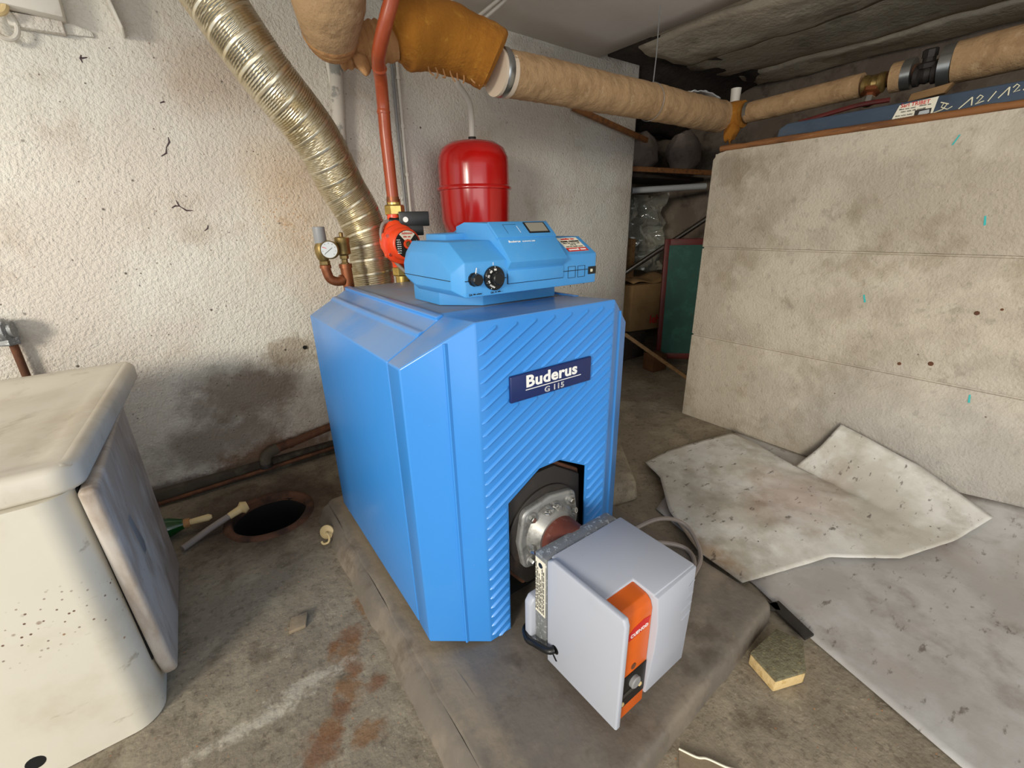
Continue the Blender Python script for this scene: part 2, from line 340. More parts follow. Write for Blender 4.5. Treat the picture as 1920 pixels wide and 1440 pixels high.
# ------------------------------------------------------------------ geometry helpers
class G:
    """mesh collector in world coordinates"""

    def __init__(s):
        s.v, s.f, s.mi = [], [], []

    def add(s, vs, fs, mi=0):
        b = len(s.v)
        s.v += [Vector(p) for p in vs]
        s.f += [tuple(i+b for i in f) for f in fs]
        s.mi += [mi]*len(fs)
        return s

    def box(s, x0, x1, y0, y1, z0, z1, mi=0):
        return s.hexa([(x0, y0, z0), (x1, y0, z0), (x1, y1, z0), (x0, y1, z0), (x0, y0, z1), (x1, y0, z1), (x1, y1, z1), (x0, y1, z1)], mi)

    def hexa(s, p, mi=0):
        return s.add(p, [(3, 2, 1, 0), (4, 5, 6, 7), (0, 1, 5, 4), (1, 2, 6, 5), (2, 3, 7, 6), (3, 0, 4, 7)], mi)

    def bar(s, a, b, w, h, up=(0, 0, 1), mi=0):
        a, b = Vector(a), Vector(b)
        d = (b-a).normalized()
        sx = d.cross(Vector(up)).normalized()*w/2
        sz = sx.cross(d).normalized()*h/2
        return s.hexa([a-sx-sz, a+sx-sz, b+sx-sz, b-sx-sz, a-sx+sz, a+sx+sz, b+sx+sz, b-sx+sz], mi)

    def prism(s, poly, d, mi=0):
        n = len(poly)
        d = Vector(d)
        vs = [Vector(p) for p in poly]+[Vector(p)+d for p in poly]
        fs = [tuple(range(n-1, -1, -1)), tuple(range(n, 2*n))]
        fs += [(i, (i+1) % n, n+(i+1) % n, n+i) for i in range(n)]
        return s.add(vs, fs, mi)

    def loft(s, rings, caps=True, mi=0):
        n = len(rings[0])
        vs = [p for r in rings for p in r]
        fs = []
        for k in range(len(rings)-1):
            for i in range(n):
                j = (i+1) % n
                fs.append((k*n+i, k*n+j, (k+1)*n+j, (k+1)*n+i))
        if caps:
            fs.append(tuple(range(n-1, -1, -1)))
            fs.append(tuple((len(rings)-1)*n+i for i in range(n)))
        return s.add(vs, fs, mi)

    def tube(s, path, r, n=16, caps=True, mi=0, prof=None):
        path = [Vector(p) for p in path]
        m = len(path)
        rings = []
        ref = None
        L = 0
        for k in range(m):
            t = (path[min(k+1, m-1)]-path[max(k-1, 0)]).normalized()
            if ref is None:
                ref = t.orthogonal().normalized()
            ref = (ref-t*ref.dot(t)).normalized()
            bi = t.cross(ref)
            if k:
                L += (path[k]-path[k-1]).length
            rr = r[k] if isinstance(r, (list, tuple)) else r
            ring = []
            for i in range(n):
                a = 2*pi*i/n
                q = prof(L, a)*1.0 if prof else rr
                ring.append(path[k]+(ref*cos(a)+bi*sin(a))*q)
            rings.append(ring)
        return s.loft(rings, caps, mi)

    def lathe(s, prof, o, ax=(0, 0, 1), n=24, caps=True, mi=0):
        """prof: (radius, height along ax)"""
        ax = Vector(ax).normalized()
        u = ax.orthogonal().normalized()
        w = ax.cross(u)
        rings = [[Vector(o)+ax*h+(u*cos(2*pi*i/n)+w*sin(2*pi*i/n))*max(r, 1e-4) for i in range(n)] for r, h in prof]
        return s.loft(rings, caps, mi)

    def ball(s, c, r, n=12, mi=0, sc=(1, 1, 1)):
        prof = [(sin(pi*k/8), -cos(pi*k/8)) for k in range(9)]
        rings = [[Vector((c[0]+r*sc[0]*q*cos(2*pi*i/n), c[1]+r*sc[1]*q*sin(2*pi*i/n), c[2]+r*sc[2]*h)) for i in range(n)]
                 for q, h in [(max(a, 1e-3), b) for a, b in prof]]
        return s.loft(rings, True, mi)

    def grid(s, fn, nu, nv, mi=0):
        vs = [fn(i/nu, j/nv) for j in range(nv+1) for i in range(nu+1)]
        w = nu+1
        return s.add(vs, [(j*w+i, j*w+i+1, (j+1)*w+i+1, (j+1)*w+i) for j in range(nv) for i in range(nu)], mi)


ORG = {}


def obj(name, g, mats, parent=None, smooth=40, bevel=0.0, bseg=2, solid=0.0, sub=0, bmod=0.0):
    """link collected geometry as one mesh object (world coordinates made local to the parent)"""
    me = bpy.data.meshes.new(name)
    off = Vector((0, 0, 0))
    if parent is not None:
        p = parent
        while p is not None:
            off += p.location
            p = p.parent
    me.from_pydata([v-off for v in g.v], [], g.f)
    if me.validate(verbose=False):
        print("INVALID", name)
    ms = mats if isinstance(mats, (list, tuple)) else [mats]
    for m in ms:
        me.materials.append(M[m])
    for i, pl in enumerate(me.polygons):
        pl.material_index = g.mi[i]
    bm = bmesh.new()
    bm.from_mesh(me)
    bmesh.ops.recalc_face_normals(bm, faces=bm.faces)
    if bevel:
        es = [e for e in bm.edges if len(e.link_faces) == 2 and e.calc_face_angle(0) > radians(28)]
        bmesh.ops.bevel(bm, geom=es, offset=bevel, segments=bseg, profile=0.5, affect='EDGES', clamp_overlap=True)
    bm.to_mesh(me)
    bm.free()
    if smooth:
        for pl in me.polygons:
            pl.use_smooth = True
        me.set_sharp_from_angle(angle=radians(smooth))
    me.update()
    o = bpy.data.objects.new(name, me)
    COL.objects.link(o)
    if parent is not None:
        o.parent = parent
    if solid:
        md = o.modifiers.new('thickness', 'SOLIDIFY')
        md.thickness = solid
        md.offset = -1
    if bmod:
        md = o.modifiers.new('rounding', 'BEVEL')
        md.width = bmod
        md.segments = bseg
        md.limit_method = 'ANGLE'
        md.angle_limit = radians(24)
    if sub:
        md = o.modifiers.new('smooth', 'SUBSURF')
        md.levels = md.render_levels = sub
    return o


def thing(name, label, cat, loc, group=None):
    o = bpy.data.objects.new(name, None)
    COL.objects.link(o)
    o.location = loc
    o.empty_display_size = 0.05
    return tag(o, label, cat, group)


def tag(o, label, cat, group=None):
    o['label'] = label
    o['category'] = cat
    if group:
        o['group'] = group
    return o


def struct(o):
    o['kind'] = 'structure'
    return o


def text(name, body, size, org, xd, yd, m, parent, bold=0.0, align='LEFT', sx=1.0, thick=0.0003, outline=False, shear=0.0):
    cu = bpy.data.curves.new(name, 'FONT')
    cu.body = body
    cu.size = size
    cu.align_x = align
    cu.offset = bold*size
    cu.extrude = 0.0 if outline else thick
    cu.shear = shear
    cu.space_character = 1.06
    cu.resolution_u = 3
    if outline:
        cu.fill_mode = 'NONE' if hasattr(cu, 'fill_mode') else cu.fill_mode
        cu.bevel_depth = size*0.024
        cu.bevel_resolution = 0
    t = bpy.data.objects.new(name, cu)
    COL.objects.link(t)
    dg = bpy.context.evaluated_depsgraph_get()
    dg.update()
    me = bpy.data.meshes.new_from_object(t.evaluated_get(dg))
    bpy.data.objects.remove(t, do_unlink=True)
    xd, yd = Vector(xd).normalized(), Vector(yd).normalized()
    zd = xd.cross(yd)
    off = Vector((0, 0, 0))
    p = parent
    while p is not None:
        off += p.location
        p = p.parent
    for v in me.vertices:
        c = v.co.copy()
        v.co = Vector(org)+xd*c.x*sx+yd*c.y+zd*c.z-off
    me.materials.clear()
    me.materials.append(M[m])
    o = bpy.data.objects.new(name, me)
    COL.objects.link(o)
    o.parent = parent
    return o


def smudge(name, length, h, org, xd, yd, m, parent, seed=1, align='LEFT', depth=0.0003):
    """a line of print too small to read: word-like runs of tiny uneven strokes"""
    rnd = random.Random(seed)
    xd, yd = Vector(xd).normalized(), Vector(yd).normalized()
    zd = xd.cross(yd)
    g = G()
    x = -length/2 if align == 'CENTER' else 0.0
    end = x+length
    while x < end-h*0.4:
        for k in range(rnd.randint(4, 9)):
            if x > end-h*0.4:
                break
            w = h*rnd.uniform(0.28, 0.5)
            hh = h*rnd.choice((0.7, 0.7, 0.75, 1.0))
            o = Vector(org)+xd*x
            g.hexa([o, o+xd*w, o+xd*w+zd*depth, o+zd*depth, o+yd*hh, o+xd*w+yd*hh, o+xd*w+yd*hh+zd*depth, o+yd*hh+zd*depth])
            x += w+h*0.14
        x += h*0.6
    return obj(name, g, m, parent, smooth=0)


def spline(pts, n=12):
    """Catmull-Rom through pts"""
    P = [Vector(p) for p in pts]
    P = [P[0]*2-P[1]]+P+[P[-1]*2-P[-2]]
    out = []
    for k in range(1, len(P)-2):
        a, b, c, d = P[k-1:k+3]
        for i in range(n):
            t = i/n
            out.append(0.5*((2*b)+(c-a)*t+(2*a-5*b+4*c-d)*t*t+(3*b-a-3*c+d)*t**3))
    out.append(P[-2])
    return out


def nz(p, s=1.0, seed=0.0):
    return noise.noise(Vector((p[0]*s+seed, p[1]*s-seed, p[2]*s+seed*0.5)))


FZ = -0.09      # floor level
PZ = -0.036     # top of plinth
YW = 1.289      # plaster wall face
XS = 1.406      # low concrete wall face

# ================================================================== STRUCTURE
# floor with the drain pit cut out
PIT = Vector((-0.505, 0.945, FZ))
PR = 0.125
bm = bmesh.new()
outer = [bm.verts.new(p) for p in ((-2.3, -1.9, FZ), (3.3, -1.9, FZ), (3.3, 2.4, FZ), (-2.3, 2.4, FZ))]
inner = [bm.verts.new((PIT.x+PR*cos(2*pi*i/40), PIT.y+PR*sin(2*pi*i/40), FZ)) for i in range(40)]
ed = [bm.edges.new((outer[i], outer[(i+1) % 4])) for i in range(4)]+[bm.edges.new((inner[i], inner[(i+1) % 40])) for i in range(40)]
bmesh.ops.triangle_fill(bm, use_beauty=True, edges=ed)
for f in [f for f in bm.faces if all(v in inner for v in f.verts)]:
    bm.faces.remove(f)
bmesh.ops.recalc_face_normals(bm, faces=bm.faces)
for f in bm.faces:
    if f.normal.z < 0:
        f.normal_flip()
me = bpy.data.meshes.new('floor')
bm.to_mesh(me); bm.free()
me.materials.append(M['floor'])
floor = bpy.data.objects.new('floor', me)
COL.objects.link(floor)
struct(floor)

wl = struct(obj('wall_left', G().box(-2.6, 1.775, YW, YW+0.22, FZ, 1.72), 'plaster', bevel=0.02, bseg=3))
# little hole in the plaster, and a plaster lump under the junction box
obj('plug_hole', G().lathe([(0.008, 0), (0.008, 0.004)], (-0.23, YW-0.002, 0.412), (0, -1, 0), 12), 'void', wl)
g = G()
g.prism([(-0.698, YW-0.008, 1.424), (-0.686, YW-0.011, 1.397), (-0.624, YW-0.009, 1.401), (-0.628, YW-0.010, 1.414), (-0.660, YW-0.012, 1.424)], (0, 0.010, 0))
obj('plaster_patch', g, 'plaster', wl, bevel=0.003)

for mk in ([(-0.512, 1.159), (-0.512, 1.145), (-0.524, 1.128), (-0.528, 1.112), (-0.543, 1.102)], [(-0.552, 0.948), (-0.540, 0.955), (-0.529, 0.953), (-0.513, 0.940), (-0.495, 0.940)], [(-0.535, 0.972), (-0.530, 0.953)],
           [(-0.462, 0.893), (-0.466, 0.882), (-0.477, 0.874)], [(-0.667, 1.354), (-0.671, 1.345), (-0.669, 1.335)], [(-0.655, 1.350), (-0.668, 1.346)], [(-0.510, 1.254), (-0.498, 1.259)]):
    obj('scuff_mark', G().tube([(x, YW-0.0002, z) for x, z in mk], [0.0012+0.0014*(i % 2) for i in range(len(mk))], 5), 'scuff', wl)
bb = struct(obj('baseboard_left', G().prism([(-2.0, YW, FZ), (-2.0, YW-0.022, FZ), (-2.0, YW-0.016, -0.038), (-2.0, YW, -0.03)], (3.7, 0, 0)), 'ledge', bevel=0.004))

# low board-marked concrete wall in three lifts
wr = struct(obj('wall_right', G().box(XS+0.008, XS+0.13, -2.6, 0.55, FZ, 1.14), 'concrete'))
LIFTS = [(FZ, 0.338), (0.344, 0.749), (0.755, 1.148)]
for i, (z0, z1) in enumerate(LIFTS):
    g = G()
    top = 2 if i == 2 else 0
    if i == 2:
        g.prism([(XS, -2.6, z0), (XS, 0.556, z0), (XS, 0.556, z1-0.03), (XS, 0.535, z1-0.006), (XS, 0.5, z1), (XS, -2.6, z1)], (0.13, 0, 0))
    else:
        g.box(XS+(0.001 if i == 1 else 0.0), XS+0.13, -2.6, 0.556, z0, z1)
    obj('concrete_lift', g, 'concrete', wr, bevel=0.004)
for (y, z, s) in ((-0.232, 1.085, -0.5), (-0.351, 0.854, 0.15), (-0.106, 0.593, 0.3), (-0.45, 0.309, 0.1)):
    g = G().prism([(XS-0.0012, y-0.003-s*0.012, z-0.012), (XS-0.0012, y+0.002-s*0.012, z-0.014), (XS-0.0012, y+0.003+s*0.012, z+0.013), (XS-0.0012, y-0.001+s*0.012, z+0.014)], (0.0022, 0, 0))
    obj('crayon_mark', g, 'teal', wr, smooth=0)
for (y, z, r) in ((-0.40, 0.582, 0.007), (-0.333, 0.40, 0.008), (-0.253, 0.381, 0.006), (-0.45, 0.60, 0.004)):
    obj('nail_head', G().lathe([(r, 0), (r*0.8, 0.002)], (XS+0.001, y, z), (-1, 0, 0), 8), 'rust', wr)

# passage behind: back and far walls
struct(obj('wall_back', G().box(1.55, 3.3, 2.05, 2.25, FZ, 1.75), 'dirtwall'))
struct(obj('wall_far', G().box(2.75, 2.95, -2.6, 2.06, FZ, 1.75), 'dirtwall'))
struct(obj('wall_passage', G().box(1.56, 1.772, YW+0.219, 2.06, FZ, 1.72), 'dirtwall'))

struct(obj('wall_front_blocker', G().box(0.95, 3.3, -2.1, -1.95, FZ, 1.75), 'dirtwall'))  # unseen wall added behind the camera to block sky light from the right

# ceiling: smooth painted board, then concrete planks running towards the camera, then a dark brown soffit
ce = struct(obj('ceiling', G().box(-2.6, 3.3, -1.6, 2.25, 1.745, 1.80), 'ceil_conc'))
def cpanel():
    g = G()
    g.grid(lambda u, v: (-2.6+u*(4.03+0.0), -1.55+v*2.86, 1.692+0.012*sin(u*9)*v+0.022*max(0, v-0.9)*10*(0.5+0.5*cos(u*23))*0.3), 40, 12)
    return g
obj('ceiling_board', cpanel(), 'ceil_panel', ce, solid=0.018)
xs = [1.44, 1.52, 1.98, 2.46, 2.75]
for k in range(4):
    x0, x1 = xs[k], xs[k+1]
    dz = (0.0, -0.012, 0.004, -0.006)[k]
    y1 = (1.02, 1.12, 1.16, 1.10)[k]
    def pf(u, v, x0=x0, x1=x1, dz=dz, y1=y1):
        x = x0+0.004+u*(x1-x0-0.008)
        y = -1.55+v*(y1+1.55)
        e = 0.05*nz((x, 0, 0), 7) if v > 0.99 else 0
        return (x, y+e, 1.70+dz+0.02*nz((x, y, 0), 3)+0.008*nz((x, y, 0), 11)-0.010*(1-abs(2*u-1)**4))
    obj('ceiling_plank', G().grid(pf, 10, 46), 'ceil_conc', ce, solid=-0.03)
g = G()
def lf(u, v):
    x = 1.50+u*1.25
    y = 0.98+v*0.75
    kx = max(0.0, min(1.0, (x-1.79)/0.10))
    z = 1.70-0.006*v-0.30*kx*max(0, v-0.25)+0.03*kx*nz((x, y, 0), 5)
    return (x, y, z)
obj('dark_soffit', g.grid(lf, 24, 14), 'darkbrown', ce, solid=-0.04)

# ================================================================== PLINTH
pl = thing('concrete_plinth', 'low dark cement plinth under the blue boiler with rounded worn edges', 'plinth', (0.05, 0.2, FZ))
def prect(x0, x1, y0f, y0r, y1, z, r=0.03):
    pts = []
    cs = [((x0+r, y0f+r), pi, 1.5*pi), ((x1-r, y0r+r), 1.5*pi, 2*pi), ((x1-r, y1-r), 0, 0.5*pi), ((x0+r, y1-r), 0.5*pi, pi)]
    for (c, a0, a1) in cs:
        for i in range(7):
            a = a0+(a1-a0)*i/6
            pts.append(Vector((c[0]+r*cos(a), c[1]+r*sin(a), z)))
    # subdivide long sides
    out = []
    for i, p in enumerate(pts):
        q = pts[(i+1) % len(pts)]
        n = (22 if i in (13, 27) else 14) if i % 7 == 6 else 1
        for k in range(n):
            out.append(p+(q-p)*k/n)
    return out
g = G()
rings = []
for (d, z) in ((0.008, FZ-0.005), (0.007, FZ+0.02), (0.004, PZ-0.014), (0.0, PZ-0.005), (-0.006, PZ-0.0015), (-0.018, PZ), (-0.06, PZ)):
    ring = prect(-0.335-d, 0.452+d, -0.372-d, -0.335-d, 0.83+d, z)
    ring = [p+Vector((0.006*nz(p, 9), 0.006*nz(p, 9, 3), 0.002*nz(p, 12, 5) if z > FZ+0.03 else 0)) for p in ring]
    rings.append(ring)
g.loft(rings)
obj('slab', g, 'plinth', pl, smooth=60)
# mortar fillet along the left foot of the plinth
g = G()
rings = []
for k in range(0, 90):
    y = -0.37+k*0.0132
    a = 0.006*nz((0, y, 0), 11)
    b = 0.008*nz((3, y, 0), 8)+0.003*nz((5, y, 0), 40)
    rings.append([Vector((-0.334, y, FZ)), Vector((-0.334, y, PZ-0.004+a*0.3)), Vector((-0.350+a*0.5, y, PZ-0.010+a*0.5)), Vector((-0.366+b, y, FZ+0.012+a*0.3)), Vector((-0.374+b, y, FZ))])
g.loft(rings)
obj('mortar_fillet', g, 'plinth', pl, smooth=60)

# separate stone behind the boiler
g = G().hexa([(0.475, 0.22, FZ), (0.60, 0.19, FZ), (0.79, 0.44, FZ), (0.50, 0.60, FZ), (0.48, 0.23, -0.005), (0.59, 0.205, -0.01), (0.77, 0.43, 0.0), (0.51, 0.58, 0.0)])
tag(obj('stone_block', g, 'floor', None, bevel=0.02, bseg=3), 'low dark stone block on the floor behind the boiler beside the curled sheet', 'block')

# ================================================================== BOILER
bo = thing('boiler', 'blue enamelled oil boiler with diagonal ribs and a navy name badge', 'boiler', (0, 0.36, PZ))
W, H, H1, D, SY, YC, K = 0.30, 0.7084, 0.6395, 0.7173, 0.122, 0.0657, 0.1205
HF = 0.716
CI = -W+0.122
obj('core', G().prism([(-0.283, 0.085, PZ), (-0.283, 0.085, 0.60), (-0.17, 0.085, 0.69), (0.17, 0.085, 0.69), (0.283, 0.085, 0.60), (0.283, 0.085, PZ)], (0, D-0.10, 0)), 'void', bo)  # near-black filler added so the gaps between panels look shaded
# side panels: vertical sheet + slope + lip, with a bead along the slope
def side(sg):
    t = 0.012
    zb = 0.0 if sg < 0 else PZ
    dx, dz = 0.122, H-H1
    L = sqrt(dx*dx+dz*dz)
    nx, nzv = -dz/L, dx/L
    bx, bz = -W+dx*0.60, H1+dz*0.60
    outer = [(-W, zb), (-W, H1), (bx-0.010, bz-0.0056), (bx-0.004+nx*0.004, bz-0.002+nzv*0.004), (bx+0.002+nx*0.004, bz+0.0012+nzv*0.004), (bx+0.008, bz+0.0045),
             (CI-0.012, H-0.0068), (CI-0.012+nx*0.008, H-0.0068+nzv*0.008), (CI-0.004, H+0.003), (CI+0.004, H+0.003)]
    inner = [(CI+0.004, H-t), (CI-0.004, H-t-0.004), (-W+t, H1-0.006), (-W+t, zb)]
    poly = [(sg*-1*x, SY+0.0015, z) for x, z in outer+inner]
    return G().prism(poly, (0, D-SY-0.0015, 0))
obj('side_panel', side(-1), 'blue', bo, bevel=0.004, bseg=3)
obj('side_panel', side(1), 'blue', bo, bevel=0.004, bseg=3)
# top panels (a split at about two thirds)
obj('top_panel', G().box(CI+0.003, -CI-0.003, 0.30, D, H-0.012, H-0.001), 'blue_dusty', bo, bevel=0.002)
obj('top_panel', G().box(CI+0.003, -CI-0.003, 0.135, 0.298, H-0.012, H-0.001), 'blue_dusty', bo, bevel=0.002)
obj('back_panel', G().box(-0.29, 0.29, D-0.012, D-0.002, PZ, 0.63), 'blue_dusty', bo, bevel=0.002)

# hood: one folded sheet with chamfered corners and the burner cut-out
zC, zF = -0.008, -0.034
def hoodgeo():
    g = G()
    for sg in (1, -1):
        S1, S2, S3 = (-W*sg, SY-0.0015, 0.0), (-W*sg, SY-0.0015, H1), (CI*sg, SY-0.0015, H+0.001)
        C1, C2 = (-W*sg, YC, zC), (-W*sg, YC, H1)
        fx = -W+K
        F1, F2 = (fx*sg, 0, zF), (fx*sg, 0, HF)
        g.add([S1, S2, S3, C1, C2, F1, F2], [(0, 3, 4, 1), (1, 4, 6, 2), (3, 5, 6, 4)])
    fx = -W+K
    g.add([(CI, SY-0.0015, H+0.001), (-CI, SY-0.0015, H+0.001), (-fx, 0, HF), (fx, 0, HF), (CI*0.99, 0.15, H+0.001), (-CI*0.99, 0.15, H+0.001)],
          [(0, 3, 2, 1), (4, 0, 1, 5)])
    cut = [(fx, zF), (fx, HF), (-fx, HF), (-fx, zF), (0.112, zF), (0.110, 0.326), (0.026, 0.371), (-0.034, 0.371), (-0.118, 0.318), (-0.121, zF)]
    g.add([(x, 0, z) for x, z in cut], [tuple(range(len(cut)-1, -1, -1))])
    return g
g = hoodgeo()
hood = None
def weld(g, d=0.0004):
    bm = bmesh.new()
    vs = [bm.verts.new(v) for v in g.v]
    for f in g.f:
        bm.faces.new([vs[i] for i in f])
    bmesh.ops.remove_doubles(bm, verts=bm.verts, dist=d)
    bmesh.ops.recalc_face_normals(bm, faces=bm.faces)
    g2 = G()
    bm.verts.index_update()
    g2.add([v.co.copy() for v in bm.verts], [tuple(v.index for v in f.verts) for f in bm.faces])
    bm.free()
    return g2
hood = obj('front_hood', weld(g), 'blue', bo, smooth=30, bmod=0.006, bseg=3, solid=0.007)
# raised fold line on each chamfer
for sg in (1, -1):
    for t in (0.60,):
        p0 = Vector((-W*sg, YC, zC)).lerp(Vector(((-W+K)*sg, 0, zF)), t)
        p1 = Vector((-W*sg, YC, H1)).lerp(Vector(((-W+K)*sg, 0, HF)), t)
        nn_ = Vector((-YC*sg, -K, 0)).normalized()
        tt_ = Vector((K*sg, -YC, 0)).normalized()
        ring = lambda P: [P-tt_*0.004-nn_*0.002, P-tt_*0.002+nn_*0.0036, P+tt_*0.0005+nn_*0.0040, P+tt_*0.007-nn_*0.001]
        obj('fold_line', G().loft([ring(p0+Vector((0, 0, 0.002))), ring(p1-Vector((0, 0, 0.004)))]), 'blue', hood, smooth=40)
# diagonal ribs, each its own piece, clipped to the ribbed field and the burner opening
TA = math.tan(radians(30))
rm = 0
def inside(x, z):
    if abs(x) > 0.1735 or z > HF-0.012 or z < zF+0.004:
        return False
    if -0.1143 < x < 0.1099 and 0.5438 < z < 0.6051:
        return False
    if z < 0.38 and -0.125 < x < 0.116:
        # opening outline with margin
        if x < -0.034:
            top = 0.371-(0.371-0.318)*(-0.034-x)/0.084
        elif x > 0.026:
            top = 0.371-(0.371-0.326)*(x-0.026)/0.084
        else:
            top = 0.371
        if z < top+0.006:
            return False
    return True
for k in range(36):
    z0 = 0.683-k*0.0268
    run = []
    segs = []
    N = 240
    for i in range(N+1):
        x = -0.1735+0.347*i/N
        z = z0+TA*(x+0.1735)
        if inside(x, z):
            run.append((x, z))
        else:
            if len(run) > 4:
                segs.append((run[0], run[-1]))
            run = []
    if len(run) > 4:
        segs.append((run[0], run[-1]))
    for a, b in segs:
        d = Vector((b[0]-a[0], 0, b[1]-a[1])).normalized()
        nrm = Vector((-d.z, 0, d.x))
        A, B = Vector((a[0], 0, a[1])), Vector((b[0], 0, b[1]))
        w, h = 0.0032, 0.0050
        sec = [(-w, 0.0012), (-w*0.75, -h*0.55), (-w*0.2, -h), (w*0.3, -h*0.8), (w, 0.0012)]
        def ring(P, s):
            return [P+nrm*q*s+Vector((0, y if y > 0 else y*s, 0)) for q, y in sec]
        g = G().loft([ring(A-d*0.002, 0.35), ring(A+d*0.004, 1), ring(B-d*0.004, 1), ring(B+d*0.002, 0.35)])
        obj('rib', g, 'blue_rib', hood, smooth=50)
# badge
bx0, bx1, bz0, bz1 = -0.1113, 0.1069, 0.5468, 0.6021
badge = obj('name_badge', G().box(bx0, bx1, -0.0065, 0.001, bz0, bz1), 'navy', hood, bevel=0.003, bseg=3)
badge['label'] = 'navy badge with white lettering'
def fronttext(name, s, size, x, z, y, m, par, **kw):
    return text(name, s, size, (x, y, z), (1, 0, 0), (0, 0, 1), m, par, **kw)
fronttext('lettering', 'Buderus', 0.0335, -0.075, bz0+0.0265, -0.0068, 'white', badge, bold=0.032, sx=1.18)
# the line and the model number share the badge
obj('underline', G().box(-0.075, 0.075, -0.0072, -0.0060, bz0+0.0200, bz0+0.0216), 'white', badge, smooth=0)
fronttext('model_number', 'G 115', 0.0165, -0.027, bz0+0.0045, -0.0068, 'white', badge, outline=True, sx=1.25)

# cast-iron burner door behind the opening
octo = [(-0.108, 0.305), (-0.030, 0.352), (0.024, 0.352), (0.106, 0.300), (0.112, 0.12), (0.06, 0.055), (-0.06, 0.055), (-0.108, 0.12)]
door = obj('burner_door', G().prism([(x, 0.016, z) for x, z in octo], (0, 0.04, 0)), ['iron'], bo, bevel=0.005, bseg=2)
obj('burner_door_rim', G().prism([(x*1.06, 0.028, 0.2+(z-0.2)*1.06) for x, z in octo], (0, 0.02, 0)), 'rust', door, bevel=0.004)
BC = Vector((-0.008, 0, 0.205))
obj('mounting_ring', G().lathe([(0.105, 0), (0.105, 0.006), (0.101, 0.009), (0.06, 0.009)], (BC.x, 0.017, BC.z), (0, -1, 0), 48), 'iron', door)

# ================================================================== BURNER
bu = thing('oil_burner', 'light grey oil burner with orange strip fixed to the boiler front', 'burner', (BC.x, -0.2, PZ))
def rsq(c, hw, r, y, bulge=0.0, n=7):
    pts = []
    for (sx, sz, a0) in ((1, 1, 0), (-1, 1, pi/2), (-1, -1, pi), (1, -1, 1.5*pi)):
        for i in range(n):
            a = a0+pi/2*i/(n-1)
            pts.append(Vector((c.x+sx*(hw-r)+r*cos(a), y, c.z+sz*(hw-r)+r*sin(a))))
        # bulging straight side
        a = a0+pi/2
        pts.append(Vector((c.x+cos(a)*(hw+bulge), y, c.z+sin(a)*(hw+bulge))))
    return pts
g = G().loft([rsq(BC, 0.080, 0.022, 0.008, 0.010), rsq(BC, 0.080, 0.022, -0.004, 0.010), rsq(BC, 0.076, 0.02, -0.008, 0.010)])
fl = obj('flange', g, 'castalu', bu, bevel=0.0015)
for sx, sz in ((-1, 1), (1, 1), (-1, -1), (1, -1)):
    c = (BC.x+sx*0.058, -0.008, BC.z+sz*0.058)
    obj('bolt_boss', G().lathe([(0.014, 0), (0.013, 0.004), (0.008, 0.004)], c, (0, -1, 0), 16), 'castalu', fl)
    obj('bolt', G().lathe([(0.0075, 0.004), (0.0075, 0.012), (0.006, 0.014)], c, (0, -1, 0), 6), 'steel', fl, smooth=20)
# clamp hub around the tube
obj('clamp_hub', G().lathe([(0.072, 0.0), (0.066, 0.012), (0.058, 0.022), (0.054, 0.030), (0.050, 0.030)], (BC.x, -0.006, BC.z), (0, -1, 0), 36), 'castalu', fl)
for a in (radians(80), radians(100), radians(190), radians(20)):
    c = Vector((BC.x+0.062*cos(a), -0.008, BC.z+0.062*sin(a)))
    g = G().hexa([c+Vector(v) for v in ((-0.006, -0.02, -0.008), (0.006, -0.02, -0.008), (0.008, 0, -0.012), (-0.008, 0, -0.012), (-0.005, -0.02, 0.008), (0.005, -0.02, 0.008), (0.007, 0, 0.012), (-0.007, 0, 0.012))])
    obj('clamp_lug', g, 'castalu', fl, bevel=0.002)
    obj('clamp_screw', G().lathe([(0.0065, 0), (0.0065, 0.01), (0.004, 0.01), (0.004, 0.006)], c+Vector((0.012*cos(a+1.2), -0.012, 0.012*sin(a+1.2))), (0.3, -1, 0.4), 10), 'steel', fl)
obj('blast_tube', G().lathe([(0.049, 0.0), (0.049, 0.09)], (BC.x, 0.0, BC.z), (0, -1, 0), 40), 'rusttube', bu)
BX0, BX1, BY0, BY1, BZ0, BZ1 = -0.116, 0.099, -0.307, -0.121, -0.012, 0.258
gp = obj('back_plate', G().box(BX0, BX1-0.004, BY1, -0.083, 0.0, BZ1-0.006), 'galv', bu, bevel=0.005, bseg=2)
lab = obj('rating_label', G().box(BX0-0.0008, BX0+0.0005, BY1+0.004, -0.087, 0.10, BZ1-0.016), 'card', gp, smooth=0)
obj('label_mark', G().lathe([(0.006, 0), (0.006, 0.0006)], (BX0-0.0008, -0.103, 0.228), (-1, 0, 0), 16), 'black', lab, smooth=0)
random.seed(3)
for i in range(6):
    smudge('print_line', 0.125-0.012*((i*5) % 4), 0.0034, (BX0-0.0009, -0.0905-i*0.0048, 0.106), (0, 0, 1), (0, 1, 0), 'inkgrey', lab, seed=i)
# motor/fan housing poking out behind the plate
obj('rear_housing', G().prism([(-0.128, -0.062, 0.006), (-0.128, -0.062, 0.112), (-0.118, -0.062, 0.127), (-0.04, -0.062, 0.127), (-0.04, -0.062, -0.02), (-0.112, -0.062, -0.02)], (0, -0.022, 0)), 'greycover', bu, bevel=0.004)
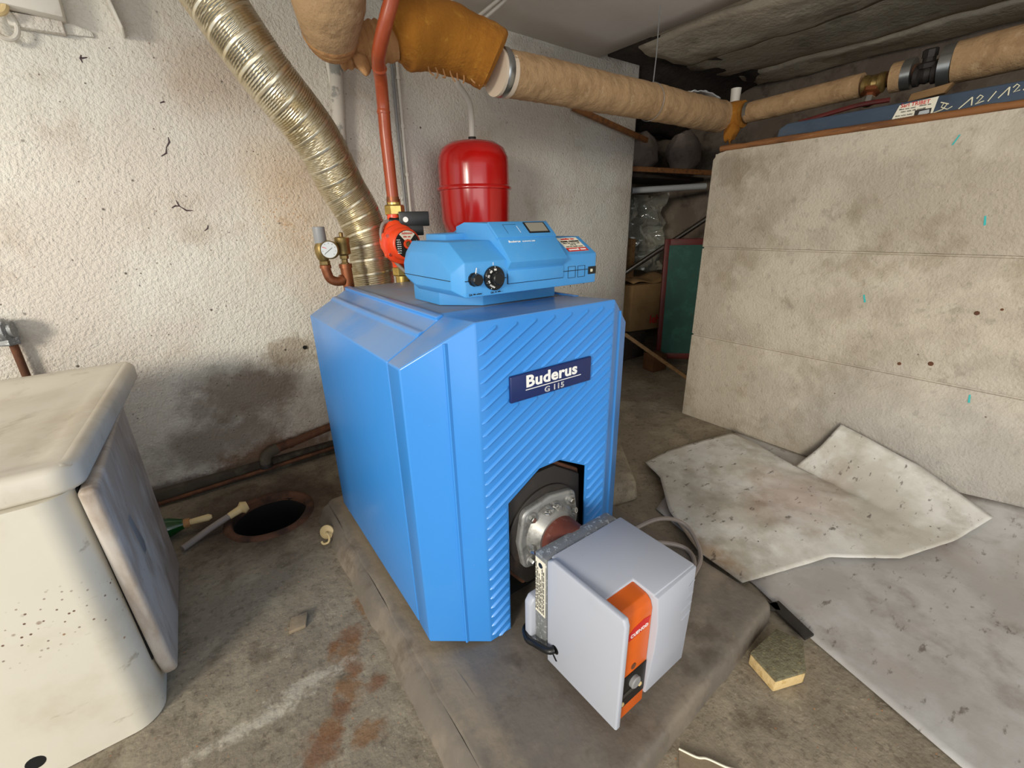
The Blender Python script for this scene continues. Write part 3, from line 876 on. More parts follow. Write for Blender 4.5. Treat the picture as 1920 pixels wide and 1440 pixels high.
# cover
obj('cover_side', G().prism([(BX0, -0.124, BZ0), (BX0, BY1, 0.252), (BX0, -0.135, 0.262), (BX0, -0.312, 0.268), (BX0, -0.317, 0.255), (BX0, -0.316, 0.003)], (0.013, 0, 0)), 'greycover', bu, bevel=0.004, bseg=3)
cov = G()
cov.prism([(BX0+0.012, BY1, BZ1-0.012), (BX1, BY1, BZ1-0.012), (BX1, BY0+0.004, BZ1-0.012), (-0.024, BY0+0.004, BZ1-0.012), (-0.024, -0.257, BZ1-0.012), (BX0+0.012, -0.257, BZ1-0.012)], (0, 0, 0.012))
obj('cover_top', cov, 'greycover', bu, bevel=0.003, bseg=2)
# right section with the slightly bulging white edge
rz0 = 0.012
g = G()
prof = [(0.0, 0.0), (0.25, 0.004), (0.5, 0.009), (0.75, 0.010), (1.0, 0.004)]
left = []
for t, b in prof:
    z = rz0+(BZ1-0.004-rz0)*t
    left.append((z, b))
rings = []
for z, b in left:
    rings.append([Vector(p) for p in ((-0.022-0.001, BY0-b, z), (BX1, BY0-b*0.25, z+0.002), (BX1, BY1, z+0.002), (-0.022, BY1, z))])
g.loft(rings)
rs = obj('cover_front', g, 'greycover', bu, bevel=0.003, bseg=2, smooth=30)
for z, x0 in ((0.226, 0.075), (0.196, 0.05), (0.172, 0.06), (0.148, 0.066)):
    obj('vent_line', G().bar((x0, BY0-0.0045, z-0.004), (BX1-0.004, BY0-0.0032, z+0.001), 0.0010, 0.0012), 'greycover', rs, smooth=0)
# orange strip between
g = G()
op = [(-0.303, BZ0+0.006), (-0.303, 0.228), (-0.298, 0.243), (-0.288, 0.251), (-0.255, 0.2535), (-0.20, 0.2535), (-0.20, BZ0+0.006)]
g.prism([(BX0+0.0132, y, z) for y, z in op], (0.0785, 0, 0))
orst = obj('orange_strip', g, 'orange', bu, bevel=0.0015)
lg = obj('maker_logo', G().prism([(-0.085, -0.3036, 0.190), (-0.034, -0.3036, 0.193), (-0.028, -0.3036, 0.214), (-0.048, -0.3036, 0.218), (-0.074, -0.3036, 0.214), (-0.087, -0.3036, 0.206)], (0, 0.002, 0)), 'redprint', orst, smooth=0)
fronttext('lettering', 'CUENOD', 0.0108, -0.0815, 0.1950, -0.3040, 'white', lg, bold=0.014, sx=1.0)
pnl = obj('control_panel', G().box(-0.099, -0.0265, -0.3050, -0.300, 0.028, 0.103), 'black', orst, bevel=0.001)
obj('reset_button', G().lathe([(0.0125, 0), (0.0125, 0.006), (0.0105, 0.008)], (-0.062, -0.305, 0.080), (0, -1, 0), 24), 'pvc', pnl)
obj('panel_window', G().box(-0.090, -0.042, -0.3058, -0.3045, 0.054, 0.064), 'smoke', pnl, smooth=0)
obj('panel_screw', G().lathe([(0.005, 0), (0.004, 0.0015)], (-0.040, -0.305, 0.052), (0, -1, 0), 10), 'bone', pnl)
obj('panel_screw', G().lathe([(0.005, 0), (0.004, 0.0015)], (-0.089, -0.305, 0.038), (0, -1, 0), 10), 'bone', pnl)
obj('screw_hole', G().lathe([(0.0065, 0), (0.0065, 0.0008), (0.0035, 0.001)], (-0.064, -0.3032, 0.116), (0, -1, 0), 14), 'rust', orst)
# cable entering the cover side
path = spline([(BX0-0.001, -0.150, 0.044), (BX0-0.012, -0.140, 0.040), (-0.131, -0.105, 0.026), (-0.134, -0.080, 0.020), (-0.120, -0.055, 0.018), (-0.09, -0.04, 0.0)], 8)
obj('power_cable', G().tube(path, 0.0075, 10), 'black', bu)
obj('cable_slot', G().lathe([(0.010, 0), (0.010, 0.0008)], (BX0-0.0002, -0.15, 0.043), (-1, 0, 0), 14), 'black', bu, smooth=0)
obj('cable_slot', G().prism([(BX0-0.0006, -0.152, 0.012), (BX0-0.0006, -0.157, 0.016), (BX0-0.0006, -0.142, 0.030), (BX0-0.0006, -0.137, 0.026)], (0.001, 0, 0)), 'black', bu, smooth=0)

# oil hoses from behind the burner
for k, pts in enumerate([[(0.30, 0.02, 0.02), (0.42, -0.01, 0.035), (0.50, -0.05, 0.0), (0.46, -0.13, -0.028), (0.36, -0.17, -0.026), (0.2, -0.2, -0.026)],
                         [(0.28, 0.00, 0.0), (0.38, -0.045, -0.008), (0.44, -0.10, -0.027), (0.38, -0.16, -0.027), (0.22, -0.19, -0.027)]]):
    tag(obj('oil_hose', G().tube(spline(pts, 10), 0.0065, 8), 'cable'), ('grey oil hose arching highest beside the right side of the boiler', 'lower grey oil hose lying on the plinth under the arching hose')[k], 'hose')

# ================================================================== CONTROL UNIT
cu = thing('boiler_control', 'blue plastic control unit with black dials on top of the boiler', 'control unit', (0.0, 0.2, H))
ped = [(-0.128, 0.36), (-0.126, 0.235), (-0.057, 0.165), (0.145, 0.160), (0.150, 0.36)]
obj('pedestal', G().prism([(x, y, H+0.001) for x, y in ped], (0, 0, 0.05)), 'blue_ctrl', cu, bevel=0.0015)
CX0, CX1, CF, CB = -0.182, 0.180, 0.050, 0.300
def csec(x, ins, zmid=None):
    """side profile of the housing at x, inset ins"""
    P = [(CF, 0.750), (CF, 0.812), (0.105, 0.846), (0.262, 0.846), (CB, 0.822), (CB, 0.764), (0.25, 0.748)]
    cy, cz = 0.175, 0.795
    return [Vector((x, y+(ins if y < cy else -ins), z+(ins*0.55 if z < cz else -ins*0.9))) for y, z in P]
body = obj('housing', G().loft([csec(CX0, 0.023), csec(CX0+0.017, 0.0), csec(CX1-0.014, 0.0), csec(CX1, 0.017)]), 'blue_ctrl', cu, bevel=0.002, bseg=2)
# seam lines
g = G()
g.bar((CX0+0.016, CF-0.0004, 0.7795), (-0.075, CF-0.0004, 0.7795), 0.0008, 0.0012)
obj('seam', g, 'void', body, smooth=0)
obj('seam', G().bar((0.070, CF-0.0004, 0.7795), (CX1-0.016, CF-0.0004, 0.7795), 0.0008, 0.0012), 'void', body, smooth=0)
obj('seam', G().bar((CX0-0.0004, 0.074, 0.7795), (CX0-0.0004, 0.28, 0.7795), 0.0012, 0.0010), 'void', body, smooth=0)
# rear ridge and the raised central hood
obj('rear_ridge', G().prism([(-0.120, 0.20, 0.84), (-0.120, 0.20, 0.858), (-0.050, 0.20, 0.860), (-0.030, 0.20, 0.874), (0.10, 0.20, 0.874), (0.10, 0.20, 0.84)], (0, 0.09, 0)), 'blue_ctrl', body, bevel=0.003)
hp = [(CF+0.004, 0.755), (CF-0.002, 0.794), (0.036, 0.808), (0.072, 0.846), (0.076, 0.850), (0.108, 0.877), (0.20, 0.880), (0.235, 0.872), (0.235, 0.80)]
g = G().prism([(-0.0735, y, z) for y, z in hp], (0.1435, 0, 0))
ch = obj('central_hood', g, 'blue_ctrl', body, bevel=0.0015)
obj('flap', G().box(-0.0720, 0.0685, CF-0.0035, CF+0.004, 0.7680, 0.7925), 'blue_ctrl', ch, bevel=0.0012)
obj('flap_gap', G().box(-0.0735, 0.0700, CF-0.0006, CF+0.004, 0.7668, 0.793), 'void', ch, smooth=0)
# lid lies on the steep upper slope
ld = Vector((0, 0.032, 0.027)).normalized()
ln = Vector((0, -ld.z, ld.y))
def on_lid(u, v, n=0.0):
    """u metres along x, v 0..1 up the slope"""
    return Vector((u, 0.076, 0.850))+ld*(v*0.0419)+ln*n
def lidbox(u0, u1, v0, v1, n0, n1):
    return G().hexa([on_lid(u0, v0, n0), on_lid(u1, v0, n0), on_lid(u1, v1, n0), on_lid(u0, v1, n0), on_lid(u0, v0, n1), on_lid(u1, v0, n1), on_lid(u1, v1, n1), on_lid(u0, v1, n1)])
lid = obj('sloping_lid', lidbox(-0.0750, 0.0715, -0.03, 1.02, -0.004, 0.0025), 'blue_ctrl', ch, bevel=0.001)
obj('lid_outline', lidbox(-0.046, -0.0455, 0.2, 0.8, 0.002, 0.0028), 'void', ch, smooth=0)
obj('lid_outline', lidbox(-0.046, -0.014, 0.8, 0.815, 0.002, 0.0028), 'void', ch, smooth=0)
obj('lid_outline', lidbox(-0.0145, -0.014, 0.25, 0.7, 0.002, 0.0028), 'white', ch, smooth=0)
win = obj('display_frame', lidbox(0.006, 0.0605, 0.18, 0.93, 0.001, 0.0036), 'black', ch, bevel=0.0006)
obj('display_window', lidbox(0.010, 0.0565, 0.27, 0.86, 0.003, 0.0041), 'meter', ch, smooth=0)
# maker name on the hood slope
sd = Vector((0, 0.036, 0.038)).normalized()
text('lettering', 'Buderus', 0.0062, Vector((-0.055, 0.0672, 0.8410))+Vector((0, -0.0008, 0.0006)), (1, 0, 0), sd, 'white', ch, bold=0.02, sx=1.3)
text('lettering', 'ECOMATIC 2000', 0.0034, Vector((-0.022, 0.0672, 0.8412))+Vector((0, -0.0008, 0.0006)), (1, 0, 0), sd, 'white', ch, sx=1.2)
# dials
def ctrl(name, g, m, par, **kw):
    return obj(name, g, m, par, **kw)
k1 = obj('selector_knob', G().lathe([(0.0125, 0), (0.0125, 0.004), (0.011, 0.004), (0.0105, 0.016), (0.009, 0.018)], (-0.147, CF, 0.782), (0, -1, 0), 10), 'black', cu, smooth=25)
obj('pointer', G().bar((-0.147, CF-0.006, 0.789), (-0.1425, CF-0.004, 0.802), 0.0012, 0.0014), 'white', k1, smooth=0)
DC = Vector((-0.104, CF, 0.781))
k2 = obj('temperature_dial', G().lathe([(0.0220, 0), (0.0220, 0.005), (0.0205, 0.0065), (0.0115, 0.007), (0.0115, 0.018), (0.010, 0.020)], DC, (0, -1, 0), 40), 'black', cu, smooth=30)
for i, (a, s) in enumerate(((92, '90'), (128, '80'), (164, '70'), (200, '60'), (240, 'AUTO'))):
    a = radians(a)
    c = DC+Vector((0.0155*cos(a), -0.0075, 0.0155*sin(a)))
    if i < 4:
        text('numeral', s, 0.0052, c-Vector((sin(a), 0, -cos(a)))*-0.0-Vector((cos(a), 0, sin(a)))*0.0015, Vector((sin(a), 0, -cos(a))), Vector((cos(a), 0, sin(a))), 'white', k2, bold=0.03, align='CENTER')
    else:
        text('numeral', s, 0.0042, c-Vector((cos(a), 0, sin(a)))*0.001, Vector((sin(a), 0, -cos(a))), Vector((cos(a), 0, sin(a))), 'white', k2, bold=0.03, align='CENTER')
    e = DC+Vector((0.0195*cos(a), -0.0072, 0.0195*sin(a)))
    obj('tick', G().bar(e, e+Vector((0.0018*cos(a), 0, 0.0018*sin(a))), 0.0006, 0.0007, (0, 1, 0)), 'white', k2, smooth=0)
obj('index_mark', G().box(-0.1045, -0.1037, CF-0.0006, CF+0.0005, 0.804, 0.8095), 'white', body, smooth=0)
for x in (-0.160, -0.113):
    lb = obj('embossed_label', G().box(x, x+0.029, CF-0.0007, CF+0.0005, 0.7525, 0.7580), 'blue_ctrl', body, smooth=0)
    text('lettering', 'DA', 0.0052, (x+0.001, CF-0.0009, 0.7533), (1, 0, 0), (0, 0, 1), 'black', lb, bold=0.02, sx=0.9)
    smudge('print_line', 0.018, 0.0026, (x+0.0098, CF-0.0008, 0.7543), (1, 0, 0), (0, 0, 1), 'black', lb, seed=int(-x*1000))
for x in (0.084, 0.112):
    g = G()
    for a, b in (((x, 0.788), (x+0.021, 0.788)), ((x+0.021, 0.788), (x+0.021, 0.765)), ((x+0.021, 0.765), (x, 0.765)), ((x, 0.765), (x, 0.788))):
        g.bar((a[0], CF-0.0003, a[1]), (b[0], CF-0.0003, b[1]), 0.0007, 0.0007, (0, 1, 0))
    obj('blank_outline', g, 'void', body, smooth=0)
sw = obj('rocker_switch', G().box(0.1430, 0.1660, CF-0.002, CF+0.002, 0.7685, 0.7845), 'black', cu, bevel=0.001)
text('numeral', 'I0', 0.0085, (0.1480, CF-0.0024, 0.7735), (1, 0, 0), (0, 0, 1), 'chalk', sw, bold=0.03)
# sticker on the right slope of the housing
st_d = Vector((0, 0.055, 0.034)).normalized()
st_n = Vector((0, -st_d.z, st_d.y))
def stk(u, v, n=0.0007):
    return Vector((u, CF, 0.812))+st_d*v+st_n*n
def stbox(u0, u1, v0, v1, n1):
    return G().hexa([stk(u0, v0, -0.0005), stk(u1, v0, -0.0005), stk(u1, v1, -0.0005), stk(u0, v1, -0.0005), stk(u0, v0, n1), stk(u1, v0, n1), stk(u1, v1, n1), stk(u0, v1, n1)])
stc = obj('sticker', stbox(0.094, 0.152, 0.010, 0.060, 0.0006), 'card', body, smooth=0)
stc['label'] = 'white and red sticker'
obj('sticker_band', stbox(0.094, 0.152, 0.010, 0.0225, 0.0009), 'redprint', stc, smooth=0)
text('print_line', 'PLOMBIER - CHAUFFAGISTE', 0.0062, stk(0.123, 0.0430, 0.0012), (1, 0, 0), st_d, 'black', stc, bold=0.02, align='CENTER', sx=0.64)
for k, (ln_, hh, v, mm) in enumerate(((0.040, 0.0052, 0.0518, 'redprint'), (0.048, 0.0036, 0.0370, 'inkgrey'), (0.016, 0.0036, 0.0312, 'inkgrey'), (0.050, 0.0032, 0.0250, 'inkgrey'), (0.050, 0.0062, 0.0135, 'white'))):
    smudge('print_line', ln_, hh, stk(0.123, v, 0.0010), (1, 0, 0), st_d, mm, stc, seed=k+20, align='CENTER')

# ================================================================== FLUE
fl_pts = [(-0.053, 0.725, 0.46), (-0.053, 0.80, 0.48), (-0.053, 0.86, 0.58), (-0.053, 0.86, 0.72), (-0.054, 0.862, 0.83), (-0.073, 0.868, 0.915), (-0.113, 0.865, 0.994), (-0.179, 0.832, 1.122), (-0.282, 0.805, 1.250), (-0.366, 0.820, 1.394), (-0.435, 0.835, 1.52), (-0.51, 0.85, 1.68)]
path = spline(fl_pts, 125)
PER, PITCHH = 0.0055, 0.044
def fprof(L, a):
    s = L-PITCHH*a/(2*pi)
    band = (s/PITCHH) % 1.0
    r = 0.0675
    if band < 0.20:
        return r+0.0012
    return r+0.0017*sin(2*pi*s/PER)
fo = thing('flue_pipe', 'spiral corrugated aluminium flue leaning up and left behind the boiler', 'flue', (-0.053, 0.86, 0.5))
obj('flexible_tube', G().tube(path, 0.066, 60, True, 0, fprof), 'alu', fo, smooth=60)

# ================================================================== WALL-SIDE PIPEWORK
# red oxide riser with union and pump
rp = thing('riser_pipe', 'red-brown painted steel pipe rising from the pump to the ceiling', 'pipe', (0.0, 0.745, 0.93))
obj('pipe_run', G().tube(spline([(0.001, 0.748, 0.945), (0.0, 0.748, 1.06), (-0.001, 0.747, 1.13), (-0.001, 0.742, 1.205), (-0.014, 0.708, 1.253), (-0.036, 0.657, 1.280), (-0.046, 0.616, 1.296), (-0.043, 0.577, 1.332), (-0.031, 0.549, 1.377), (-0.023, 0.523, 1.42), (-0.005, 0.48, 1.53), (0.0, 0.46, 1.69)], 10), 0.0175, 20), 'oxide', rp)
obj('weld_collar', G().lathe([(0.0175, -0.006), (0.0195, 0), (0.0175, 0.006)], (-0.001, 0.745, 1.185), (0, 0, 1), 20), 'oxide', rp)
obj('weld_collar', G().lathe([(0.0175, -0.006), (0.0198, 0), (0.0175, 0.006)], (-0.028, 0.675, 1.271), (-0.3, -0.8, 0.5), 20), 'oxide', rp)
obj('sleeve', G().lathe([(0.0190, 0), (0.0190, 0.012)], (0.001, 0.748, 0.948), (0, 0, 1), 20), 'copper', rp)

pu = thing('circulation_pump', 'orange-red circulation pump with black terminal box behind the control unit', 'pump', (0.03, 0.80, 0.70))
obj('union_nut', G().lathe([(0.026, 0.905), (0.030, 0.909), (0.030, 0.932), (0.026, 0.936)], (0.028, 0.81, 0), (0, 0, 1), 6), 'brassb', pu, smooth=20)
obj('union_tail', G().lathe([(0.021, 0.934), (0.021, 0.952)], (0.029, 0.815, 0), (0, 0, 1), 20), 'brassb', pu)
obj('union_nut', G().lathe([(0.026, 0.722), (0.030, 0.726), (0.030, 0.748), (0.026, 0.752)], (0.028, 0.80, 0), (0, 0, 1), 6), 'brassb', pu, smooth=20)
obj('union_tail', G().lathe([(0.023, 0.690), (0.023, 0.724)], (0.028, 0.80, 0), (0, 0, 1), 20), 'brassb', pu)
obj('volute', G().lathe([(0.019, 0.750), (0.020, 0.765), (0.034, 0.785), (0.050, 0.81), (0.052, 0.83), (0.046, 0.86), (0.030, 0.885), (0.020, 0.895), (0.019, 0.908)], (0.020, 0.805, 0), (0, 0, 1), 28), 'redpump', pu)
ax = Vector((0.08, -1.0, 0.02)).normalized()
mo = Vector((0.0115, 0.778, 0.8206))
obj('flange', G().lathe([(0.058, 0.010), (0.058, 0.026), (0.050, 0.03)], mo, ax, 32), 'redpump', pu)
mh = obj('motor', G().lathe([(0.047, 0.02), (0.047, 0.062), (0.044, 0.066), (0.040, 0.067)], mo, ax, 36), 'redpump', pu)
obj('rating_disc', G().lathe([(0.040, 0.066), (0.040, 0.0685)], mo, ax, 36), 'black', mh, smooth=20)
obj('centre_ring', G().lathe([(0.014, 0.0685), (0.014, 0.074), (0.009, 0.074), (0.009, 0.069)], mo, ax, 24), 'redpump', mh)
obj('vent_screw', G().lathe([(0.008, 0.066), (0.008, 0.0715)], mo, ax, 16), 'brass', mh)
# white sector with the maker's name on the disc
uu = Vector((0, 0, 1)).cross(ax).normalized()
vv = ax.cross(uu)
cD = mo+ax*0.0690
sec = [cD+uu*0.015*cos(radians(a))+vv*0.015*sin(radians(a)) for a in (130, 90, 50)]+[cD+uu*0.0385*cos(radians(a))+vv*0.0385*sin(radians(a)) for a in (48, 62, 76, 90, 104, 118, 132)]
obj('name_sector', G().prism(sec, ax*0.0006), 'card', mh, smooth=0)
text('lettering', 'Salmson', 0.0095, cD+vv*0.0285+ax*0.0009, uu, vv, 'redprint', mh, bold=0.02, align='CENTER', sx=1.1)
smudge('print_line', 0.026, 0.0046, cD+vv*0.0195+ax*0.0007, uu, vv, 'redprint', mh, seed=4, align='CENTER')
for i in range(7):
    smudge('print_line', 0.014, 0.0030, cD-uu*0.036+vv*(0.012-i*0.0062)+ax*0.0002, uu, vv, 'white', mh, seed=50+i)
smudge('print_line', 0.012, 0.0045, cD+uu*0.020+vv*0.006+ax*0.0002, uu, vv, 'white', mh, seed=61)
tb = obj('terminal_box', G().hexa([Vector((0.024, 0.775, 0.872))+Vector(v) for v in ((0, 0, 0), (0.085, -0.035, 0), (0.10, 0.01, 0), (0.015, 0.045, 0), (0, 0, 0.043), (0.085, -0.035, 0.043), (0.10, 0.01, 0.043), (0.015, 0.045, 0.043))]), 'black', pu, bevel=0.003)
obj('box_neck', G().hexa([Vector((0.040, 0.767, 0.845))+Vector(v) for v in ((0, 0, 0), (0.05, -0.02, 0), (0.06, 0.02, 0), (0.01, 0.035, 0), (0, 0, 0.03), (0.05, -0.02, 0.03), (0.06, 0.02, 0.03), (0.01, 0.035, 0.03))]), 'black', pu, bevel=0.002)
bn = Vector((-0.035, -0.085, 0)).normalized()
obj('box_screw', G().lathe([(0.008, 0), (0.008, 0.002)], Vector((0.042, 0.767, 0.892)), bn, 18), 'white', tb)
obj('cable_gland', G().lathe([(0.012, 0), (0.012, 0.024), (0.009, 0.028)], Vector((0.028, 0.79, 0.888)), (-0.92, 0.25, 0), 14), 'black', tb)
obj('pump_cable', G().tube(spline([(-0.002, 0.795, 0.889), (-0.022, 0.792, 0.880), (-0.033, 0.788, 0.850), (-0.027, 0.78, 0.815), (-0.006, 0.775, 0.775), (0.022, 0.76, 0.738), (0.05, 0.73, 0.715)], 8), 0.0058, 10), 'cable', pu)
for a in (150, 215, 300, 40):
    obj('motor_bolt', G().lathe([(0.0055, 0.024), (0.0055, 0.031)], mo+uu*0.050*cos(radians(a))+vv*0.050*sin(radians(a)), ax, 8), 'steel', pu)
    obj('bolt_ear', G().lathe([(0.011, 0.010), (0.011, 0.025)], mo+uu*0.050*cos(radians(a))+vv*0.050*sin(radians(a)), ax, 12), 'redpump', pu)

pu.location += Vector((-0.022, -0.055, 0.002))

# safety group: copper tee, gauge, relief stub, air vent
sg_ = thing('safety_group', 'copper and brass fittings with a round pressure gauge at the rear corner of the boiler', 'valve group', (-0.165, 0.76, 0.70))
obj('tee', G().tube([(-0.162, 0.765, 0.66), (-0.165, 0.762, 0.70), (-0.167, 0.76, 0.765)], [0.017, 0.0165, 0.0165], 18), 'copper', sg_)
obj('tee_collar', G().lathe([(0.019, 0.760), (0.019, 0.772)], (-0.167, 0.76, 0), (0, 0, 1), 18), 'copper', sg_)
obj('elbow', G().tube(spline([(-0.170, 0.76, 0.728), (-0.195, 0.76, 0.722), (-0.217, 0.76, 0.732), (-0.224, 0.76, 0.755), (-0.225, 0.76, 0.768)], 8), 0.0135, 16), 'copper', sg_)
obj('elbow_collar', G().lathe([(0.0165, 0), (0.0165, 0.008)], (-0.180, 0.76, 0.7255), (-1, 0, -0.1), 16), 'copper', sg_)
obj('elbow_collar', G().lathe([(0.0165, 0.763), (0.0165, 0.772)], (-0.225, 0.76, 0), (0, 0, 1), 16), 'copper', sg_)
obj('hex_nipple', G().lathe([(0.013, 0.771), (0.015, 0.774), (0.015, 0.783), (0.012, 0.786)], (-0.225, 0.76, 0), (0, 0, 1), 6), 'brass', sg_, smooth=20)
obj('valve_body', G().lathe([(0.013, 0.785), (0.017, 0.792), (0.021, 0.806), (0.021, 0.822), (0.016, 0.834)], (-0.226, 0.762, 0), (0, 0, 1), 18), 'brass', sg_)
obj('relief_cap', G().lathe([(0.0165, 0.830), (0.0175, 0.834), (0.0165, 0.878), (0.0125, 0.879), (0.0125, 0.86)], (-0.226, 0.765, 0), (0, 0, 1), 20), 'pvc', sg_)
ga = Vector((-0.45, -0.88, 0.10)).normalized()
gc = Vector((-0.212, 0.735, 0.815))
gau = obj('pressure_gauge', G().lathe([(0.012, -0.02), (0.020, -0.012), (0.0255, -0.008), (0.0255, 0.008), (0.0235, 0.010), (0.0225, 0.0075)], gc, ga, 32), 'brass', sg_)
obj('gauge_dial', G().lathe([(0.0225, 0.0070), (0.0225, 0.0076)], gc, ga, 32), 'dial', gau, smooth=20)
gu = Vector((0, 0, 1)).cross(ga).normalized(); gv = ga.cross(gu)
gf = gc+ga*0.0082
obj('needle', G().bar(gf+(gu*0.75+gv*0.45)*0.012, gf-(gu*0.75+gv*0.66)*0.016, 0.0012, 0.0008, ga), 'black', gau, smooth=0)
obj('limit_mark', G().bar(gf-gu*0.017+gv*0.008, gf-gu*0.007+gv*0.004, 0.0015, 0.0008, ga), 'redprint', gau, smooth=0)
for i in range(9):
    a = radians(225-i*33.75)
    obj('tick', G().bar(gf+(gu*cos(a)+gv*sin(a))*0.0165, gf+(gu*cos(a)+gv*sin(a))*0.0195, 0.0009, 0.0006, ga), 'black', gau, smooth=0)
obj('vent_nipple', G().lathe([(0.0125, 0.770), (0.0125, 0.774), (0.009, 0.776), (0.009, 0.785), (0.013, 0.787), (0.013, 0.796), (0.009, 0.798)], (-0.167, 0.76, 0), (0, 0, 1), 6), 'brass', sg_, smooth=20)
obj('air_vent', G().lathe([(0.012, 0.796), (0.0205, 0.801), (0.0205, 0.832), (0.0215, 0.834), (0.0215, 0.846), (0.017, 0.849), (0.006, 0.850), (0.006, 0.860), (0.004, 0.862)], (-0.167, 0.76, 0), (0, 0, 1), 28), 'brass', sg_)

# expansion vessel
ev = thing('expansion_vessel', 'glossy red expansion vessel hanging on its pipe before the plaster wall', 'vessel', (0.515, 1.10, 0.84))
VC = (0.515, 1.10, 0)
obj('vessel_shell', G().lathe([(0.02, 0.805), (0.09, 0.812), (0.132, 0.845), (0.146, 0.89), (0.149, 1.018), (0.149, 1.10), (0.146, 1.135), (0.130, 1.170), (0.10, 1.190), (0.05, 1.200), (0.012, 1.202)], VC, (0, 0, 1), 56), 'red', ev, smooth=50)
obj('rim_band', G().lathe([(0.1490, 1.010), (0.157, 1.012), (0.158, 1.017), (0.157, 1.022), (0.149, 1.028)], VC, (0, 0, 1), 56, caps=False), 'red', ev, smooth=50)
obj('threaded_neck', G().lathe([(0.016, 1.198), (0.016, 1.214)], VC, (0, 0, 1), 16), 'iron', ev)
tag(obj('vessel_pipe', G().tube(spline([(0.515, 1.10, 1.213), (0.515, 1.10, 1.29), (0.512, 1.105, 1.335), (0.495, 1.115, 1.37), (0.475, 1.125, 1.40), (0.465, 1.13, 1.45), (0.465, 1.13, 1.69)], 8), 0.0125, 14), 'whitepaint'), 'white painted pipe bending up from the red vessel', 'pipe')

# thin painted pipes on the plaster
tag(obj('wall_pipe', G().tube(spline([(0.045, 1.255, 1.69), (0.050, 1.255, 1.50), (0.046, 1.258, 1.44), (0.040, 1.262, 1.36), (0.020, 1.262, 1.12), (0.012, 1.262, 0.9), (0.008, 1.262, 0.5)], 8), 0.024, 16), 'flaky'), 'thick flaking white pipe on the plaster behind the flue', 'pipe')
tag(obj('wall_pipe', G().tube([(0.005, 1.272, 1.60), (0.022, 1.272, 1.45), (0.030, 1.272, 1.30)], 0.009, 10), 'whitepaint'), 'short thin pale pipe slanting beside the thick flaking pipe', 'pipe')
for k, (x, r) in enumerate(((0.272, 0.0055), (0.294, 0.0065))):
    t = thing('thin_pipe', ('thinner dull white copper tube running down the plaster beside the red-brown pipe', 'bright white clipped copper tube beside the red-brown pipe, nearer the red vessel')[k], 'pipe', (x, 1.27, 0.4))
    obj('tube', G().tube([(x, 1.278, 1.69), (x-0.002, 1.278, 1.2), (x, 1.278, 0.4)], r, 10), 'whitepaint' if k else 'pvc', t)
    for z in ((1.43, 1.26, 1.08) if k else ()):
        obj('pipe_clip', G().lathe([(r+0.003, z-0.006), (r+0.003, z+0.006)], (x-0.001, 1.278, 0), (0, 0, 1), 10), 'whitepaint', t)
# thin cables at the ceiling corner
for k, pts in enumerate([[(0.30, 1.275, 1.66), (0.42, 1.275, 1.655), (0.52, 1.265, 1.63), (0.58, 1.20, 1.64), (0.62, 1.08, 1.67), (0.64, 0.98, 1.69)],
                         [(0.36, 1.278, 1.615), (0.46, 1.278, 1.605), (0.545, 1.27, 1.60), (0.59, 1.20, 1.62), (0.635, 1.08, 1.66), (0.66, 0.98, 1.69)]]):
    tag(obj('ceiling_cable', G().tube(spline(pts, 8), 0.006, 8), 'whitepaint'), ('upper white painted cable along the ceiling corner above the orange lagging', 'lower white painted cable along the ceiling corner above the orange lagging')[k], 'cable')

# lagged heating main
hm = thing('lagged_pipe', 'long tan lagged heating pipe crossing before the plaster wall', 'pipe', (1.0, 0.70, 1.27))
pts = [(0.405, 0.705, 1.328), (0.6, 0.703, 1.331), (0.85, 0.70, 1.330), (1.1, 0.698, 1.333), (1.35, 0.694, 1.331), (1.58, 0.690, 1.330), (1.64, 0.688, 1.330)]
path = spline(pts, 26)
obj('lagging', G().tube(path, [0.0655+0.003*nz((p.x, 0, 0), 14)+0.0022*nz((p.x, 0, 0), 45) for p in path], 30), 'lag', hm, smooth=60)
obj('end_clamp', G().lathe([(0.0665, 0), (0.0685, 0.003), (0.0685, 0.022), (0.0665, 0.025)], (0.375, 0.705, 1.328), (1, 0, 0), 32, caps=False), 'foil', hm)
obj('end_foam', G().lathe([(0.02, 0.0), (0.066, 0.0), (0.066, 0.05)], (0.366, 0.705, 1.326), (1, 0, 0), 32), 'cream', hm)
obj('binding_wire', G().lathe([(0.0675, -0.001), (0.069, 0), (0.0675, 0.001)], (1.13, 0.698, 1.332), (1, 0, 0.05), 28, caps=False), 'pvc', hm)
tag(obj('hanging_wire', G().tube([(1.13, 0.69, 1.395), (1.15, 0.70, 1.50), (1.20, 0.74, 1.68)], 0.0022, 6), 'pvc'), 'thin grey wire holding the lagged pipe to the ceiling', 'wire')
# elbow, all wool and tape
elb = thing('pipe_elbow', 'ragged wool-wrapped elbow where the two lagged pipes meet', 'pipe elbow', (1.66, 0.66, 1.25))
path = spline([(1.60, 0.69, 1.330), (1.665, 0.680, 1.330), (1.685, 0.63, 1.330), (1.685, 0.60, 1.33)], 8)
obj('wool_wrap', G().tube(path, [0.058+0.008*nz(p, 25) for p in path], 18), 'glasswool', elb)
g = G().ball((0, 0, 0), 1.0, 16)
for v in g.v:
    k = 1+0.5*nz(v, 2.2, 3)
    v.x, v.y, v.z = 1.655+v.x*0.035*k+0.02*v.z, 0.63+v.y*0.03*k, 1.262+v.z*0.05*k
obj('hanging_tuft', g, 'glasswool', elb, smooth=60)
obj('pipe_stub', G().tube([(1.70, 0.66, 1.36), (1.70, 0.66, 1.405), (1.70, 0.66, 1.445)], [0.021, 0.021, 0.023], 16), 'whitepaint', elb)
hm2 = thing('lagged_pipe', 'tan lagged pipe running above the low concrete wall', 'pipe', (1.69, 0.1, 1.27))
